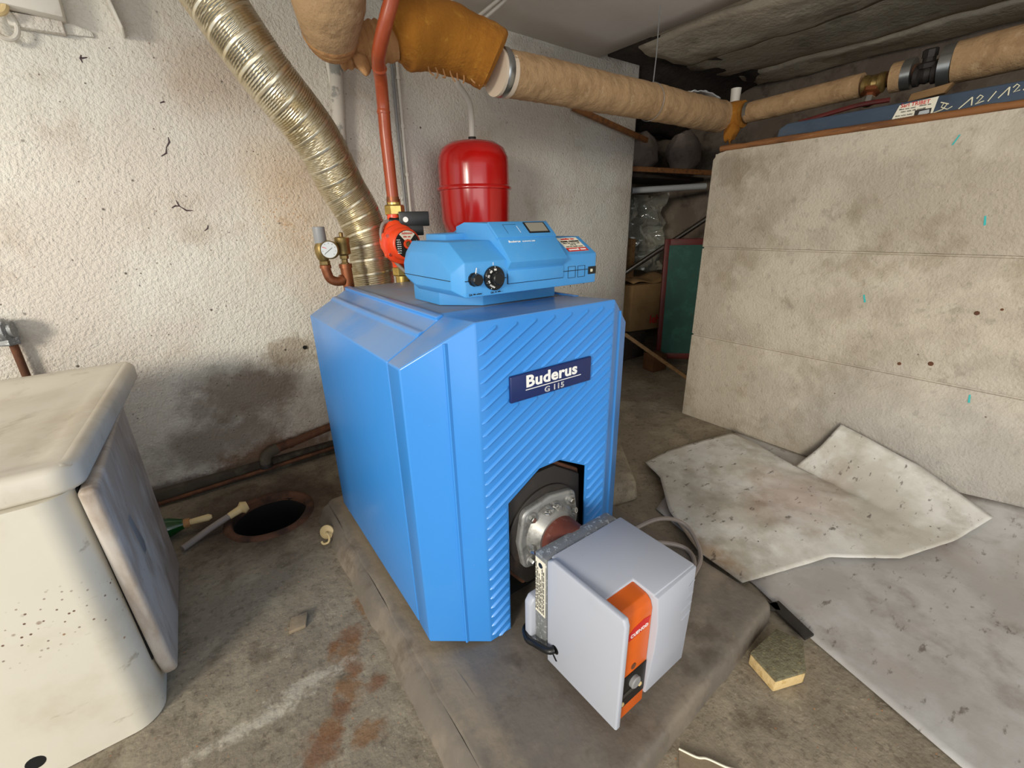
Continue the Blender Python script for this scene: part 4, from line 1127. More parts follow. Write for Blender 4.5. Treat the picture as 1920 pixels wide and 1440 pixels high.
path = [(1.69, 0.585-0.02*i, 1.332+0.0006*i) for i in range(0, 56)]
path = [Vector(p) for p in path if p[1] > -0.52]
brk = [p for p in path if p.y > 0.14]
obj('lagging', G().tube(brk, [0.042+0.002*nz((p.y, 0, 0), 18) for p in brk], 22), 'lag', hm2, smooth=60)
obj('bare_pipe', G().tube([(1.69, 0.16, 1.345), (1.69, -0.12, 1.353)], 0.026, 18), 'rust', hm2)
brk = [p for p in path if p.y < -0.10]
obj('lagging', G().tube(brk, [0.062+0.002*nz((p.y, 0, 0), 18) for p in brk], 24), 'lag', hm2, smooth=60)
obj('lagging', G().tube([(1.69, 0.055, 1.347), (1.69, 0.0, 1.349)], 0.048, 24), 'lag', hm2)
for y, r, hw in ((0.582, 0.0425, 0.008), (0.008, 0.049, 0.014), (-0.098, 0.0645, 0.016)):
    obj('clamp', G().lathe([(r-0.004, -hw), (r, -hw), (r, hw), (r-0.004, hw)], (1.69, y, 1.335 if y > 0.5 else 1.349), (0, 1, 0), 28), 'foil', hm2, smooth=30)
for k, (y, x) in enumerate(((0.10, 1.66), (-0.045, 1.68))):
    t = thing('gate_valve', ('brown gate valve on the lagged pipe, left of the white card', 'dark gate valve between two bright clamps on the lagged pipe')[k], 'valve', (x, y, 1.30))
    obj('valve_body', G().lathe([(0.024, -0.035), (0.034, -0.03), (0.034, -0.018), (0.026, -0.014), (0.030, 0.0), (0.026, 0.014), (0.034, 0.018), (0.034, 0.03), (0.024, 0.035)], (x, y, 1.335), (0, 1, 0), 16), ('brass', 'iron')[k], t, smooth=30)
    obj('bonnet', G().lathe([(0.024, 0.0), (0.024, 0.018), (0.032, 0.020), (0.032, 0.034), (0.018, 0.038), (0.018, 0.055)], (x, y, 1.335), (-0.35, 0, -0.94) if k == 0 else (-0.2, 0, 0.95), 6 if k == 0 else 14), ('copper', 'iron')[k], t, smooth=25)
    obj('stem_nut', G().lathe([(0.022, 0.05), (0.022, 0.072), (0.016, 0.076)], (x, y, 1.335), (-0.35, 0, -0.94) if k == 0 else (-0.2, 0, 0.95), 8), ('steel', 'iron')[k], t, smooth=25)
# orange glass-wool roll and the wrapped stretch left of it
ow = thing('glass_wool_wrap', 'fat orange glass-wool wrap around the pipe at the ceiling', 'insulation', (0.2, 0.705, 1.28))
path = spline([(0.050, 0.755, 1.372), (0.080, 0.75, 1.385), (0.13, 0.747, 1.395), (0.217, 0.742, 1.397), (0.310, 0.730, 1.380), (0.355, 0.715, 1.362), (0.372, 0.708, 1.352)], 10)
rr = []
for i, p in enumerate(path):
    t = i/(len(path)-1)
    r = 0.090
    if t < 0.22:
        r = 0.056+0.034*sin(t/0.22*pi/2)
    if t > 0.86:
        r = 0.090-0.022*((t-0.86)/0.14)**2
    rr.append(r+0.006*nz(p, 16)+0.003*nz(p, 40))
obj('wool_roll', G().tube(path, rr, 30), 'glasswool', ow, smooth=60)
for k in range(9):
    x = 0.14+0.024*k
    obj('wool_fibre', G().tube(spline([(x, 0.72, 1.312), (x+0.004*sin(k), 0.715, 1.298-0.004*(k % 3)), (x+0.012*cos(k*2), 0.711, 1.288-0.006*(k % 2))], 4), 0.0022, 5), 'lagband', ow)
tw = thing('tape_wrap', 'gathered brown tape wrap on the pipe left of the orange wool', 'insulation', (-0.04, 0.72, 1.28))
path = spline([(-0.095, 0.79, 1.338), (-0.06, 0.782, 1.345), (-0.02, 0.778, 1.354), (0.02, 0.772, 1.362), (0.060, 0.762, 1.370)], 14)
obj('tape_roll', G().tube(path, [0.050+0.0022*sin(i*0.9+3*nz(p, 20))+0.005*nz(p, 26) for i, p in enumerate(path)], 28), 'lagband', tw, smooth=70)
obj('loose_flap', G().grid(lambda u, v: Vector((-0.080+0.045*u+0.010*v, 0.738-0.014*sin(u*3), 1.312-0.050*v*(0.5+0.5*sin(u*3.1)))), 8, 6), 'lagband', tw, solid=0.006)
big = thing('lagged_pipe', 'fat pale lagged pipe coming down from the ceiling towards the brown tape wrap', 'pipe', (-0.12, 0.70, 1.33))
path = spline([(-0.118, 0.765, 1.316), (-0.124, 0.742, 1.330), (-0.136, 0.70, 1.358), (-0.146, 0.65, 1.405), (-0.152, 0.60, 1.46), (-0.157, 0.54, 1.54), (-0.16, 0.47, 1.66), (-0.16, 0.45, 1.70)], 9)
rr = [0.034+0.054*min(1, i/24)**0.9+0.004*nz(p, 14) for i, p in enumerate(path)]
obj('lagging', G().tube(path, rr, 28), 'lag', big, smooth=60)
path2 = path[:15]
obj('gathered_end', G().tube(path2, [r+0.002+0.0016*sin(i*2.1)+0.002*nz(path2[i], 40) for i, r in enumerate(rr[:15])], 28), 'lagband', big, smooth=70)

# brown timber lath on the wall under the main
tag(obj('timber_lath', G().bar((1.22, 1.25, 1.425), (1.80, 1.23, 1.318), 0.022, 0.026), 'woodred', None, bevel=0.002), 'red-brown timber lath slanting below the long lagged pipe', 'lath')

# low waste pipe on the wall by the drain
wp = thing('waste_pipe', 'rusty low waste pipe along the wall foot above the drain pit', 'pipe', (-0.2, 1.25, -0.03))
obj('pipe_run', G().tube([(-0.42, 1.262, 0.010), (-0.20, 1.262, 0.046), (0.4, 1.262, 0.14)], 0.017, 14), 'rust', wp)
obj('pipe_clip', G().lathe([(0.020, -0.008), (0.020, 0.008)], (-0.36, 1.262, 0.020), (1, 0, 0.16), 14), 'rust', wp)
obj('elbow', G().tube(spline([(-0.41, 1.262, 0.012), (-0.445, 1.258, 0.005), (-0.462, 1.25, -0.012), (-0.466, 1.245, -0.035)], 6), 0.021, 14), 'ledge', wp)
obj('open_end', G().lathe([(0.021, 0), (0.023, 0.006), (0.023, 0.018)], (-0.466, 1.245, -0.030), (0, 0, -1), 14), 'iron', wp)
tag(obj('floor_pipe', G().tube([(-0.95, 1.255, -0.081), (-0.60, 1.255, -0.068), (-0.15, 1.258, -0.052), (0.3, 1.26, -0.04)], 0.008, 10), 'rust'), 'thin rusty pipe lying along the foot of the plaster wall', 'pipe')

# drain pit
dp = thing('drain_pit', 'round open drain pit with an earthenware rim in the floor', 'drain', PIT)
obj('shaft', G().lathe([(PR-0.005, -0.012), (PR-0.002, -0.16), (0.01, -0.16)], PIT, (0, 0, 1), 40, caps=False), 'void', dp)  # black colour stands in for the shade of a deeper shaft
prof = [(PR-0.006, -0.022), (PR-0.004, 0.006), (PR+0.004, 0.010), (PR+0.016, 0.008), (PR+0.024, -0.003)]
g = G().lathe(prof, PIT, (0, 0, 1), 48, caps=False)
for v in g.v:
    d = (v-PIT); d.z = 0
    v += d.normalized()*0.004*nz(v, 18)+Vector((0, 0, 0.003*nz(v, 14)))
obj('earthenware_rim', g, 'clay', dp, smooth=60)

# bottle, brush, hook, chip
bt = thing('green_bottle', 'green glass bottle lying behind the sink cabinet by the drain', 'bottle', (-0.83, 1.02, FZ))
bd = Vector((0.145, -0.02, 0.0)).normalized()
obj('glass', G().lathe([(0.03, 0), (0.036, 0.01), (0.036, 0.10), (0.032, 0.125), (0.016, 0.165)], Vector((-0.915, 1.035, FZ+0.037)), bd, 24), 'bottle', bt)
obj('cap', G().lathe([(0.015, 0.160), (0.015, 0.182)], Vector((-0.915, 1.035, FZ+0.037)), bd, 16), 'lagband', bt)
obj('cork', G().lathe([(0.010, 0.182), (0.011, 0.205), (0.012, 0.235), (0.006, 0.245)], Vector((-0.915, 1.035, FZ+0.037)), bd, 10), 'bone', bt)
bs = thing('grey_hose', 'grey hose end with a crusted tip reaching into the drain pit', 'hose', (-0.68, 0.95, FZ))
obj('tube', G().tube(spline([(-0.764, 0.906, FZ+0.012), (-0.745, 0.918, FZ+0.013), (-0.68, 0.955, FZ+0.022), (-0.60, 0.985, FZ+0.035)], 6), 0.011, 10), 'cable', bs)
obj('crusted_tip', G().tube([(-0.625, 0.975, FZ+0.031), (-0.59, 0.985, FZ+0.038), (-0.580, 0.988, FZ+0.040), (-0.565, 0.99, FZ+0.042)], [0.012, 0.014, 0.024, 0.016], 9), 'bone', bs)
hk = thing('plastic_hook', 'small bone-coloured plastic hook on a round base against the plinth', 'hook', (-0.362, 0.67, FZ))
hn = Vector((-0.55, -0.75, 0.35)).normalized()
hc = Vector((-0.372, 0.685, FZ+0.026))
obj('base', G().lathe([(0.023, 0), (0.023, 0.005), (0.019, 0.007)], hc, hn, 22), 'bone', hk)
obj('hook', G().tube(spline([hc+hn*0.005, hc+hn*0.020+Vector((0.006, -0.002, 0.0)), hc+hn*0.032+Vector((0.016, -0.006, -0.010)), hc+hn*0.040+Vector((0.014, -0.008, -0.026)), hc+hn*0.036+Vector((-0.002, -0.004, -0.030)), hc+hn*0.030+Vector((-0.010, -0.002, -0.020))], 6), 0.0034, 8), 'bone', hk)
g = G().hexa([(-0.552, 0.366, FZ), (-0.512, 0.362, FZ), (-0.498, 0.402, FZ), (-0.538, 0.408, FZ), (-0.552, 0.366, FZ+0.010), (-0.512, 0.362, FZ+0.010), (-0.498, 0.402, FZ+0.012), (-0.538, 0.408, FZ+0.011)])
tag(obj('wood_chip', g, 'linoback', None, bevel=0.002), 'small square brown wood offcut on the floor left of the plinth', 'offcut')

# ================================================================== SINK AND CABINET
TX0 = -1.75
sk = thing('laundry_sink', 'shallow white enamel sink top resting on the cabinet at the left', 'sink', (-1.1, 0.7, 0.46))
TR = [(-0.792, 0.325), (-0.755, 1.055)]   # right edge, front and rear
def tray(u, v):
    # u 0..1 left to right, v 0..1 front to back
    xr = TR[0][0]+(TR[1][0]-TR[0][0])*v
    x = TX0+(xr-TX0)*u
    y = 0.315+(1.055-0.315)*v+0.012*u
    # distance to the nearest visible rim
    dr, df, db = (xr-x), (y-0.32), (1.06-y)
    m = min(dr, df, db)
    def ss(a, b, t):
        t = max(0, min(1, (t-a)/(b-a)))
        return t*t*(3-2*t)
    z = 0.505+0.007*ss(0.0, 0.012, m)-0.006*ss(0.03, 0.06, m)
    z -= 0.022*ss(0.06, 0.12, m)*ss(0.1, 0.45, 1.0-u+0.2*v)
    return Vector((x, y, z))
us = [0.0]+[i/40 for i in range(1, 36)]+[0.90, 0.92, 0.94, 0.955, 0.97, 0.98, 0.985, 0.99, 0.995, 1.0]
vs_ = [0.0, 0.005, 0.01, 0.016, 0.024, 0.035, 0.05, 0.07, 0.09]+[0.12+0.04*i for i in range(20)]+[0.92, 0.94, 0.955, 0.97, 0.98, 0.99, 1.0]
g = G()
g.v = [tray(u, v) for v in vs_ for u in us]
w = len(us)
g.f = [(j*w+i, j*w+i+1, (j+1)*w+i+1, (j+1)*w+i) for j in range(len(vs_)-1) for i in range(w-1)]
g.mi = [0]*len(g.f)
obj('basin', g, 'enamel', sk, smooth=60)
# rolled apron round the edge with rounded front corner
edge = [(TX0, 0.315)]
rc = 0.035
for i in range(8):
    a = -pi/2+pi/2*i/7
    edge.append((TR[0][0]-rc+rc*cos(a), 0.327+rc+rc*sin(a)-0.004))
edge += [(TR[1][0], 1.03), (TR[1][0]-0.01, 1.06), (TX0, 1.05)]
def apr(z, out):
    r = []
    for i, (x, y) in enumerate(edge):
        p, n = edge[max(i-1, 0)], edge[min(i+1, len(edge)-1)]
        t = Vector((n[0]-p[0], n[1]-p[1], 0)).normalized()
        r.append(Vector((x, y, z))+Vector((t.y, -t.x, 0))*out)
    return r
lv = [(0.5115, -0.016), (0.5130, -0.008), (0.5115, 0.000), (0.5070, 0.006), (0.500, 0.0085), (0.470, 0.0085), (0.464, 0.006), (0.462, -0.004), (0.470, -0.010)]
R_ = [apr(z, o) for z, o in lv]
g = G()
n = len(edge)
g.v = [p for r in R_ for p in r]
g.f = [(k*n+i, k*n+i+1, (k+1)*n+i+1, (k+1)*n+i) for k in range(len(R_)-1) for i in range(n-1)]
g.mi = [0]*len(g.f)
obj('rolled_rim', g, 'enamel', sk, smooth=60)

cb = thing('sink_cabinet', 'rust-specked white enamel cabinet with an open side door at the left', 'cabinet', (-1.2, 0.65, FZ))
rc = 0.05
poly = [(TX0, 0.306)]
for i in range(9):
    a = -pi/2+pi/2*i/8
    poly.append((-0.802-rc+rc*cos(a), 0.306+rc+rc*sin(a)))
poly += [(-0.802, 0.98), (TX0, 0.98)]
n = len(poly)
g = G()
def cz(x, y):
    return FZ+0.004+(0.022 if (x < -0.87 and y < 0.4) else 0.0)
lo = [Vector((x, y, FZ+0.002)) for x, y in poly]
hi = [Vector((x, y, 0.461)) for x, y in poly]
g.v = lo+hi
g.f = [tuple(range(n-1, -1, -1)), tuple(range(n, 2*n))]+[(i, (i+1) % n, n+(i+1) % n, n+i) for i in range(n)]
g.mi = [0]*len(g.f)
obj('body', g, 'enamel_front', cb, smooth=50)
obj('door_gap_shade', G().prism([(-0.803, y, z) for y, z in [(0.3445, 0.455), (0.364, 0.02), (0.80, -0.05), (0.80, 0.455)]], (0.0035, 0, 0)), 'void', cb, smooth=0)  # black sheet drawn for the shade in the gap behind the door
dq = [(0.318, 0.458), (0.362, 0.010), (0.382, -0.052), (0.83, -0.078), (0.822, 0.455)]
g = G().prism([(-0.7992, y, z) for y, z in dq], (0.028, 0, 0))
dr = obj('door', g, 'enamel_door', cb, bevel=0.010, bseg=4, smooth=50)
hb = [(0.462, 0.300), (0.472, 0.306), (0.520, 0.245), (0.512, 0.198), (0.486, 0.196)]
obj('recessed_handle', G().prism([(-0.7702, y, z) for y, z in [(0.435, 0.318), (0.462, 0.322), (0.505, 0.222), (0.492, 0.205), (0.466, 0.210)]], (-0.004, 0, 0)), 'pvc', dr, bevel=0.001)
obj('punched_hole', G().lathe([(0.014, 0), (0.014, 0.0008)], (-0.985, 0.3064, -0.040), (0, -1, 0), 18), 'void', cb, smooth=0)

# stop valve over the sink
vm = thing('stop_valve', 'grey metal stop valve on a copper pipe at the left wall', 'valve', (-1.03, 1.27, 0.45))
obj('pipe', G().tube([(-1.024, 1.265, 0.575), (-1.025, 1.265, 0.42)], 0.010, 12), 'rust', vm)
obj('valve_body', G().lathe([(0.020, -0.05), (0.028, -0.045), (0.032, -0.01), (0.032, 0.015), (0.024, 0.022), (0.024, 0.03)], (-1.035, 1.245, 0.615), (1, -0.1, 0), 18), 'galv', vm, smooth=40)
obj('hex_base', G().lathe([(0.026, 0.57), (0.028, 0.574), (0.028, 0.592), (0.024, 0.596)], (-1.030, 1.255, 0), (0, 0, 1), 6), 'galv', vm, smooth=20)
obj('valve_cap', G().box(-1.075, -1.018, 1.215, 1.26, 0.632, 0.648), 'galv', vm, bevel=0.004)

# box and hooks at the top left
jb = thing('junction_box', 'white painted box on the wall at the top left corner', 'box', (-0.72, 1.25, 1.40))
obj('box_body', G().hexa([(-0.80, 1.225, 1.428), (-0.676, 1.225, 1.420), (-0.676, 1.285, 1.420), (-0.80, 1.285, 1.428), (-0.80, 1.225, 1.56), (-0.67, 1.225, 1.56), (-0.67, 1.285, 1.56), (-0.80, 1.285, 1.56)]), 'whitepaint', jb, bevel=0.006)
obj('box_base', G().box(-0.795, -0.685, 1.262, 1.287, 1.392, 1.424), 'plaster', jb, bevel=0.004)
rg = thing('wall_ring', 'white painted ring handle hanging at the top left edge of the wall', 'ring', (-0.80, 1.25, 1.40))
ringp = [(-0.805+0.026*cos(a), 1.262, 1.394+0.034*sin(a)) for a in [2*pi*i/28 for i in range(29)]]
obj('ring', G().tube(ringp, 0.006, 8), 'whitepaint', rg)
obj('shackle', G().tube([(-0.807+0.022*cos(a), 1.235, 1.432+0.024*sin(a)) for a in [2*pi*i/24 for i in range(25)]], 0.008, 8), 'bone', rg)
tag(obj('wall_bracket', G().hexa([(-0.558, 1.225, 1.420), (-0.552, 1.225, 1.420), (-0.552, 1.287, 1.412), (-0.558, 1.287, 1.412), (-0.592, 1.19, 1.56), (-0.582, 1.19, 1.56), (-0.582, 1.287, 1.56), (-0.592, 1.287, 1.56)]), 'whitepaint', None, bevel=0.002), 'white pointed metal bracket on the wall left of the flue', 'bracket')

# ================================================================== RIGHT SIDE: sheets and rubbish on the floor
def coons(B, T, L, Rr, u, v):
    """B,T functions of u ; L,R functions of v"""
    c00, c10, c01, c11 = B(0), B(1), T(0), T(1)
    return (1-v)*B(u)+v*T(u)+(1-u)*L(v)+u*Rr(v)-((1-u)*(1-v)*c00+u*(1-v)*c10+(1-u)*v*c01+u*v*c11)
def poly_fn(pts):
    P = [Vector(p) for p in pts]
    d = [0]
    for i in range(1, len(P)):
        d.append(d[-1]+(P[i]-P[i-1]).length)
    def f(t):
        s = t*d[-1]
        for i in range(1, len(P)):
            if s <= d[i]+1e-9:
                k = (s-d[i-1])/max(1e-9, d[i]-d[i-1])
                return P[i-1]+(P[i]-P[i-1])*k
        return P[-1].copy()
    return f
# flat linoleum
B = poly_fn([(0.34, -1.5, FZ+0.003), (1.403, -1.5, 0.02)])
T = poly_fn([(0.60, 0.12, FZ+0.004), (0.95, 0.22, FZ+0.004), (1.403, 0.26, FZ+0.004)])
L = poly_fn([(0.34, -1.5, FZ+0.003), (0.393, -0.704, FZ+0.003), (0.435, -0.549, FZ+0.003), (0.465, -0.43, FZ+0.004), (0.53, -0.253, FZ+0.004), (0.56, -0.05, FZ+0.004), (0.60, 0.12, FZ+0.004)])
Rr = poly_fn([(1.403, -1.5, 0.02), (1.403, -0.64, 0.0), (1.403, -0.3, -0.05), (1.403, -0.05, FZ+0.006), (1.403, 0.26, FZ+0.004)])
def lino(u, v):
    p = coons(B, T, L, Rr, u, v)
    base = FZ+0.004
    z = base+(p.z-base)*(u**6)+0.002*nz(p, 7)*min(1, 6*u*(1-u))
    return Vector((p.x, p.y, max(z, FZ+0.002)))
tag(obj('linoleum_sheet', G().grid(lino, 44, 60), 'lino', None, smooth=60, solid=0.0018), 'large worn pale linoleum sheet lying flat along the low concrete wall', 'linoleum')
# curled sheet on top
B = poly_fn([(0.492, -0.243, -0.072), (0.674, -0.301, -0.080), (0.783, -0.349, -0.066), (0.952, -0.474, -0.074), (1.14, -0.552, -0.055), (1.325, -0.60, -0.028)])
T = poly_fn([(0.808, 0.329, -0.070), (0.95, 0.33, -0.066), (1.12, 0.29, -0.060), (1.28, 0.225, -0.040), (1.30, 0.13, -0.055), (1.255, -0.055, -0.080), (1.31, -0.11, 0.02), (1.362, -0.145, 0.118)])
L = poly_fn([(0.492, -0.243, -0.072), (0.493, -0.109, -0.060), (0.602, 0.07, -0.066), (0.745, 0.212, -0.058), (0.808, 0.329, -0.070)])
Rr = poly_fn([(1.325, -0.60, -0.028), (1.345, -0.4, 0.055), (1.362, -0.145, 0.118)])
def curl(u, v):
    p = coons(B, T, L, Rr, u, v)
    k = 4*u*(1-u)*v*(1-v)*4
    k = min(1, k)
    p.z += k*(0.010*nz(p, 5)+0.004*nz(p, 16))+0.002*nz(p, 26)
    p.z = max(p.z, FZ+0.009)
    return p
tag(obj('curled_sheet', G().grid(curl, 60, 50), 'linotop', None, smooth=60, solid=0.0022), 'stained curled linoleum sheet with one corner raised against the low concrete wall', 'linoleum')
# brown felt offcut at the bottom
g = G().prism([(-0.03, -0.40, FZ+0.001), (0.004, -0.376, FZ+0.001), (0.018, -0.405, FZ+0.001), (0.032, -0.418, FZ+0.001), (0.047, -0.447, FZ+0.001), (0.060, -0.462, FZ+0.001), (0.055, -0.65, FZ+0.001), (-0.08, -0.65, FZ+0.001)], (0, 0, 0.004))
tag(obj('felt_offcut', g, 'linoback', None, smooth=0), 'torn grey floor covering offcut with a white edge near the front plinth corner', 'offcut')
tag(obj('torn_edge', G().tube(spline([(0.004, -0.376, FZ+0.005), (0.018, -0.405, FZ+0.006), (0.032, -0.418, FZ+0.005), (0.047, -0.447, FZ+0.006), (0.060, -0.462, FZ+0.005)], 5), 0.0022, 6), 'card'), 'thin white torn strip along the edge of the grey offcut', 'strip')
# foam block
fb = thing('foam_block', 'grimy yellow foam block on the floor beside the plinth corner', 'block', (0.335, -0.405, FZ))
q = [(0.285, -0.366), (0.262, -0.432), (0.335, -0.462), (0.412, -0.425), (0.395, -0.372)]
obj('foam', G().prism([(x, y, FZ+0.001) for x, y in q], (0, 0, 0.030)), 'sponge', fb, bevel=0.004)
obj('crust', G().prism([(x*0.995+0.002, y*0.995-0.002, FZ+0.031) for x, y in q], (0.001, 0, 0.006)), 'spongetop', fb, bevel=0.002)
# dark boards
for k, (x, y, a, l, w_) in enumerate(((0.478, -0.375, -1.95, 0.11, 0.035), (0.478, -0.322, -0.9, 0.05, 0.03))):
    d = Vector((cos(a), sin(a), 0)); s = Vector((-sin(a), cos(a), 0))
    c = Vector((x, y, FZ+0.008))
    pts = [c-d*l/2-s*w_/2, c+d*l/2-s*w_*0.4, c+d*l*0.46+s*w_/2, c-d*l/2+s*w_*0.45]
    tag(obj('dark_slate', G().prism(pts, (0, 0, 0.007)), 'iron', None, bevel=0.0015), ('long dark broken slate on the linoleum edge beside the foam block', 'short dark broken slate touching the right corner of the plinth')[k], 'slate')

# ================================================================== ON TOP OF THE LOW WALL
tr = thing('timber_strip', 'splintered brown timber strip along the top of the low concrete wall', 'timber', (XS+0.05, 0.0, 1.148))
obj('strip', G().tube([(XS+0.008+0.003*nz((y*0.1, 0, 0), 3), 0.53-y*0.05, 1.158+0.003*nz((y, 0, 0), 0.7)) for y in range(0, 40)], [0.0120+0.004*nz((y, 0, 0), 0.9) for y in range(40)], 8), 'woodred', tr, smooth=60)
obj('splinter', G().bar((XS+0.010, 0.30, 1.160), (XS+0.012, 0.20, 1.166), 0.010, 0.008), 'woodred', tr, bevel=0.002)
obj('splinter', G().bar((XS+0.010, 0.185, 1.163), (XS+0.012, 0.155, 1.166), 0.012, 0.010), 'brownblock', tr, bevel=0.002)
bx = thing('blue_beam', 'long slate-blue painted box beam lying on the low concrete wall', 'beam', (XS+0.1, -0.4, 1.155))
obj('beam_body', G().prism([(XS+0.022, 0.312, 1.152), (XS+0.022, 0.306, 1.200), (XS+0.026, 0.28, 1.215), (XS+0.026, -2.4, 1.236), (XS+0.022, -2.4, 1.152)], (0.17, 0, 0)), 'slate', bx, bevel=0.004)
# chalk date "12/12/" : text runs towards the camera (-y) on the -x face
def beamtext(name, s, size, y, z, m, par, **kw):
    return text(name, s, size, (XS+0.0205, y, z), (0, -1, 0), (0, 0, 1), m, par, **kw)
def stroke(pts, r=0.0016):
    return G().tube([(XS+0.0212, y, z) for y, z in pts], r, 6)
ck = [  # handwritten strokes in (y, z)
    [(-0.155, 1.172), (-0.175, 1.178), (-0.182, 1.190), (-0.174, 1.196), (-0.170, 1.184), (-0.186, 1.176), (-0.196, 1.182)], [(-0.166, 1.198), (-0.186, 1.190)],
    [(-0.212, 1.172), (-0.236, 1.198)], [(-0.236, 1.198), (-0.239, 1.176)],
    [(-0.246, 1.192), (-0.252, 1.200), (-0.259, 1.195), (-0.252, 1.184), (-0.246, 1.178), (-0.264, 1.183)],
    [(-0.272, 1.180), (-0.284, 1.203)],
    [(-0.292, 1.184), (-0.309, 1.208)], [(-0.309, 1.208), (-0.311, 1.187)],
    [(-0.316, 1.205), (-0.322, 1.212), (-0.328, 1.207), (-0.320, 1.193), (-0.332, 1.196)],
    [(-0.338, 1.194), (-0.350, 1.217)], [(-0.356, 1.210), (-0.362, 1.218), (-0.366, 1.212), (-0.358, 1.198), (-0.370, 1.202)]]
for st in ck:
    obj('chalk_stroke', stroke(st), 'chalk', bx, smooth=60)
# card tucked behind the strip
cdn = thing('business_card', 'white printed card with red heading leaning on the blue beam', 'card', (XS+0.02, -0.08, 1.155))
cy0, cy1, cz0, cz1 = -0.052, -0.150, 1.158, 1.213
cxp = XS+0.0195
obj('card', G().hexa([(cxp, cy1-0.002, cz0), (cxp, cy0+0.005, cz0), (cxp+0.0008, cy0+0.005, cz0), (cxp+0.0008, cy1-0.002, cz0), (cxp, cy1-0.008, cz1+0.003), (cxp, cy0-0.012, cz1-0.004), (cxp+0.0008, cy0-0.012, cz1-0.004), (cxp+0.0008, cy1-0.008, cz1+0.003)]), 'card', cdn, smooth=0)
def ctext(s, size, y, z, m, **kw):
    return text('print_line', s, size, (cxp-0.0005, y, z), (0, -1, 0), (0, 0, 1), m, cdn, **kw)
ctext('Sarl TRIBET', 0.0150, -0.068, 1.2015, 'redprint', bold=0.015, sx=0.92)
for k, (y, z, ln_, hh) in enumerate(((-0.066, 1.1945, 0.042, 0.0040), (-0.116, 1.1965, 0.030, 0.0040), (-0.072, 1.1870, 0.062, 0.0044), (-0.060, 1.1770, 0.046, 0.0036), (-0.058, 1.1690, 0.024, 0.0036), (-0.056, 1.1615, 0.046, 0.0036))):
    smudge('print_line', ln_, hh, (cxp-0.0002, y, z), (0, -1, 0), (0, 0, 1), 'inkgrey', cdn, seed=80+k)
pic = obj('card_picture', G().box(cxp-0.0006, cxp+0.0003, -0.148, -0.108, 1.1605, 1.187), 'iron', cdn, smooth=0)
obj('picture_tank', G().prism([(cxp-0.0010, -0.117, 1.170), (cxp-0.0010, -0.120, 1.182), (cxp-0.0010, -0.143, 1.184), (cxp-0.0010, -0.145, 1.174), (cxp-0.0010, -0.130, 1.170)], (0.0006, 0, 0)), 'dial', pic, smooth=0)
tag(obj('timber_offcut', G().hexa([(1.50, -0.150, 1.236), (1.50, -0.060, 1.228), (1.53, -0.060, 1.228), (1.53, -0.150, 1.236), (1.50, -0.165, 1.262), (1.50, -0.066, 1.250), (1.53, -0.066, 1.250), (1.53, -0.165, 1.262)]), 'wood', None, bevel=0.002), 'short pale timber offcut standing on the blue beam behind the card', 'offcut')
tag(obj('red_cable', G().tube(spline([(1.50, 0.27, 1.222), (1.53, 0.20, 1.238), (1.56, 0.10, 1.256), (1.60, 0.02, 1.262)], 8), 0.008, 8), 'maroon'), 'dark red cable lying on the blue beam under the lagged pipe', 'cable')
tag(obj('plastic_bag', G().grid(lambda u, v: Vector((1.36+0.22*u, 0.66+0.10*v, 1.394+0.012*sin(pi*u)+0.006*nz((u*4, v*4, 0), 2))), 20, 10), 'dial', None, smooth=60, solid=0.004), 'pale crumpled plastic lying on top of the long lagged pipe', 'plastic')

# ================================================================== PASSAGE CLUTTER
cbx = thing('cardboard_box', 'cardboard box with red print in the dark passage', 'box', (2.1, 1.45, 0.1))
q = [(1.83, 1.56), (1.95, 1.37), (2.36, 1.29), (2.44, 1.52)]
obj('carton', G().prism([(x, y, 0.12) for x, y in q], (0, 0, 0.33)), 'cardboard', cbx, bevel=0.004)
fd = Vector((0.41, -0.08, 0)).normalized()
text('lettering', 'leht', 0.085, Vector((2.115, 1.333, 0.165)), fd, (0, 0, 1), 'redprint', cbx, bold=0.02, sx=0.9)
obj('open_flap', G().grid(lambda u, v: Vector((1.96+0.39*u, 1.38-0.06*u+0.16*v, 0.453+0.04*v+0.012*(1+sin(u*9)))), 8, 4), 'cardboard', cbx, solid=0.006)
tag(obj('dark_crate', G().box(1.84, 2.12, 1.36, 1.62, FZ, 0.115), 'darkbrown', None, bevel=0.01), 'dark crate under the cardboard box in the passage', 'crate')
tag(obj('brown_block', G().hexa([(1.84, 1.07, FZ), (1.96, 1.05, FZ), (1.98, 1.14, FZ), (1.86, 1.17, FZ), (1.84, 1.07, 0.03), (1.96, 1.05, 0.02), (1.98, 1.14, 0.03), (1.86, 1.17, 0.03)]), 'brownblock', None, bevel=0.006), 'brown wooden block on the passage floor under the stick', 'block')
gd = thing('framed_board', 'dark green panel in a maroon frame leaning in the passage', 'panel', (2.15, 1.08, FZ))
a0, a1 = Vector((2.02, 1.19, 0)), Vector((2.30, 0.92, 0))
dd = (a1-a0).normalized()
lean = Vector((0.05, 0.05, 0))
def gp_(s, z):
    k = (z-FZ)/0.85
    return a0+dd*s+Vector((-0.03, -0.03, 0))+lean*k+Vector((0, 0, z))
nn = Vector((-dd.y, dd.x, 0))*0.025
def gq(s0, s1, z0, z1, th):
    P = [gp_(s0, z0), gp_(s1, z0), gp_(s1, z1), gp_(s0, z1)]
    m = nn*th
    return G().hexa([P[0], P[1], P[1]+m, P[0]+m, P[3], P[2], P[2]+m, P[3]+m])
obj('board', gq(0.03, 0.38, 0.0, 0.72, 0.5), 'green', gd, smooth=0)
obj('frame_stile', gq(0.0, 0.035, FZ, 0.76, 1.0), 'maroon', gd, bevel=0.003)
obj('frame_rail', gq(0.035, 0.39, 0.715, 0.76, 1.0), 'maroon', gd, bevel=0.003)
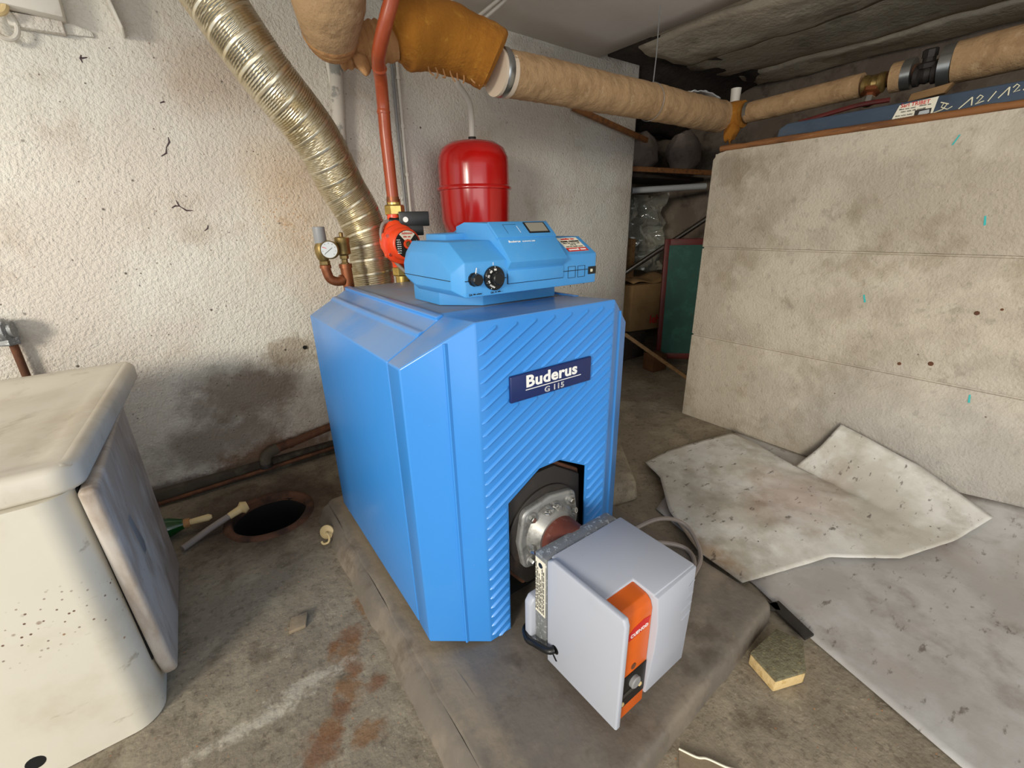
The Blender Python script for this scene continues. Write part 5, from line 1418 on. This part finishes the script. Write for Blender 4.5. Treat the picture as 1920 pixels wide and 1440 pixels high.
obj('frame_rail', gq(0.035, 0.39, -0.04, 0.0, 1.0), 'maroon', gd, bevel=0.003)
tag(obj('wooden_stick', G().bar((1.50, 1.05, 0.235), (1.86, 0.80, -0.075), 0.020, 0.022), 'wood', None, bevel=0.003), 'pale wooden stick leaning across the passage behind the boiler', 'stick')
tag(obj('metal_rod', G().tube([(1.78, 1.40, 0.50), (2.45, 1.02, 0.98)], 0.016, 14), 'steel'), 'bright metal rod leaning across the passage behind the green panel', 'rod')
tag(obj('passage_shelf', G().box(1.80, 2.74, 1.42, 1.80, 1.145, 1.17), 'darkbrown', None, bevel=0.004), 'dark wooden shelf board across the passage', 'shelf')
tag(obj('shelf_lath', G().bar((1.82, 1.43, 1.192), (2.55, 1.15, 1.165), 0.02, 0.030), 'woodred', None, bevel=0.003), 'red-brown lath along the front of the passage shelf', 'lath')
tag(obj('grey_rail', G().tube([(2.02, 1.50, 1.07), (2.45, 1.22, 1.09)], 0.020, 12), 'dial'), 'pale grey tube hanging below the passage shelf', 'tube')
# crumpled clear film
def film(u, v):
    x = 1.88+0.60*u
    y = 1.80-0.26*u+0.05*nz((u*5, v*5, 1), 1.3)+0.025*nz((u*13, v*13, 2), 1.2)
    z = 0.50+0.56*v+0.03*nz((u*6, v*6, 4), 1.1)
    return Vector((x, y, z))
tag(obj('clear_film', G().grid(film, 46, 50), 'film', None, smooth=30), 'crumpled glossy clear film hanging behind the cardboard box', 'film')
# bags on the shelf
def blob(c, s, seed):
    g = G().ball((0, 0, 0), 1.0, 22)
    for v in g.v:
        k = 1+0.22*nz(v, 1.6, seed)+0.10*nz(v, 4, seed)
        v.x, v.y, v.z = c[0]+v.x*s[0]*k, c[1]+v.y*s[1]*k, c[2]+v.z*s[2]*k
    return g
tag(obj('paper_bag', blob((2.10, 1.52, 1.305), (0.16, 0.10, 0.13), 2), 'bag'), 'crumpled grey paper bag on the left of the passage shelf', 'bag')
tag(obj('paper_sack', blob((2.42, 1.40, 1.31), (0.15, 0.10, 0.13), 7), 'bag'), 'round dusty sack on the right of the passage shelf', 'sack')
tag(obj('glass_jar', G().lathe([(0.04, 0), (0.042, 0.01), (0.042, 0.18), (0.025, 0.21), (0.025, 0.24)], (1.88, 1.50, 1.171), (0, 0, 1), 20), 'film'), 'tall clear glass jar on the passage shelf behind the wall corner', 'jar')
tag(obj('wooden_block', G().box(1.965, 2.02, 1.43, 1.48, 0.495, 0.76), 'wood', None, bevel=0.008), 'pale upright wooden block standing on the cardboard box in the passage', 'block')
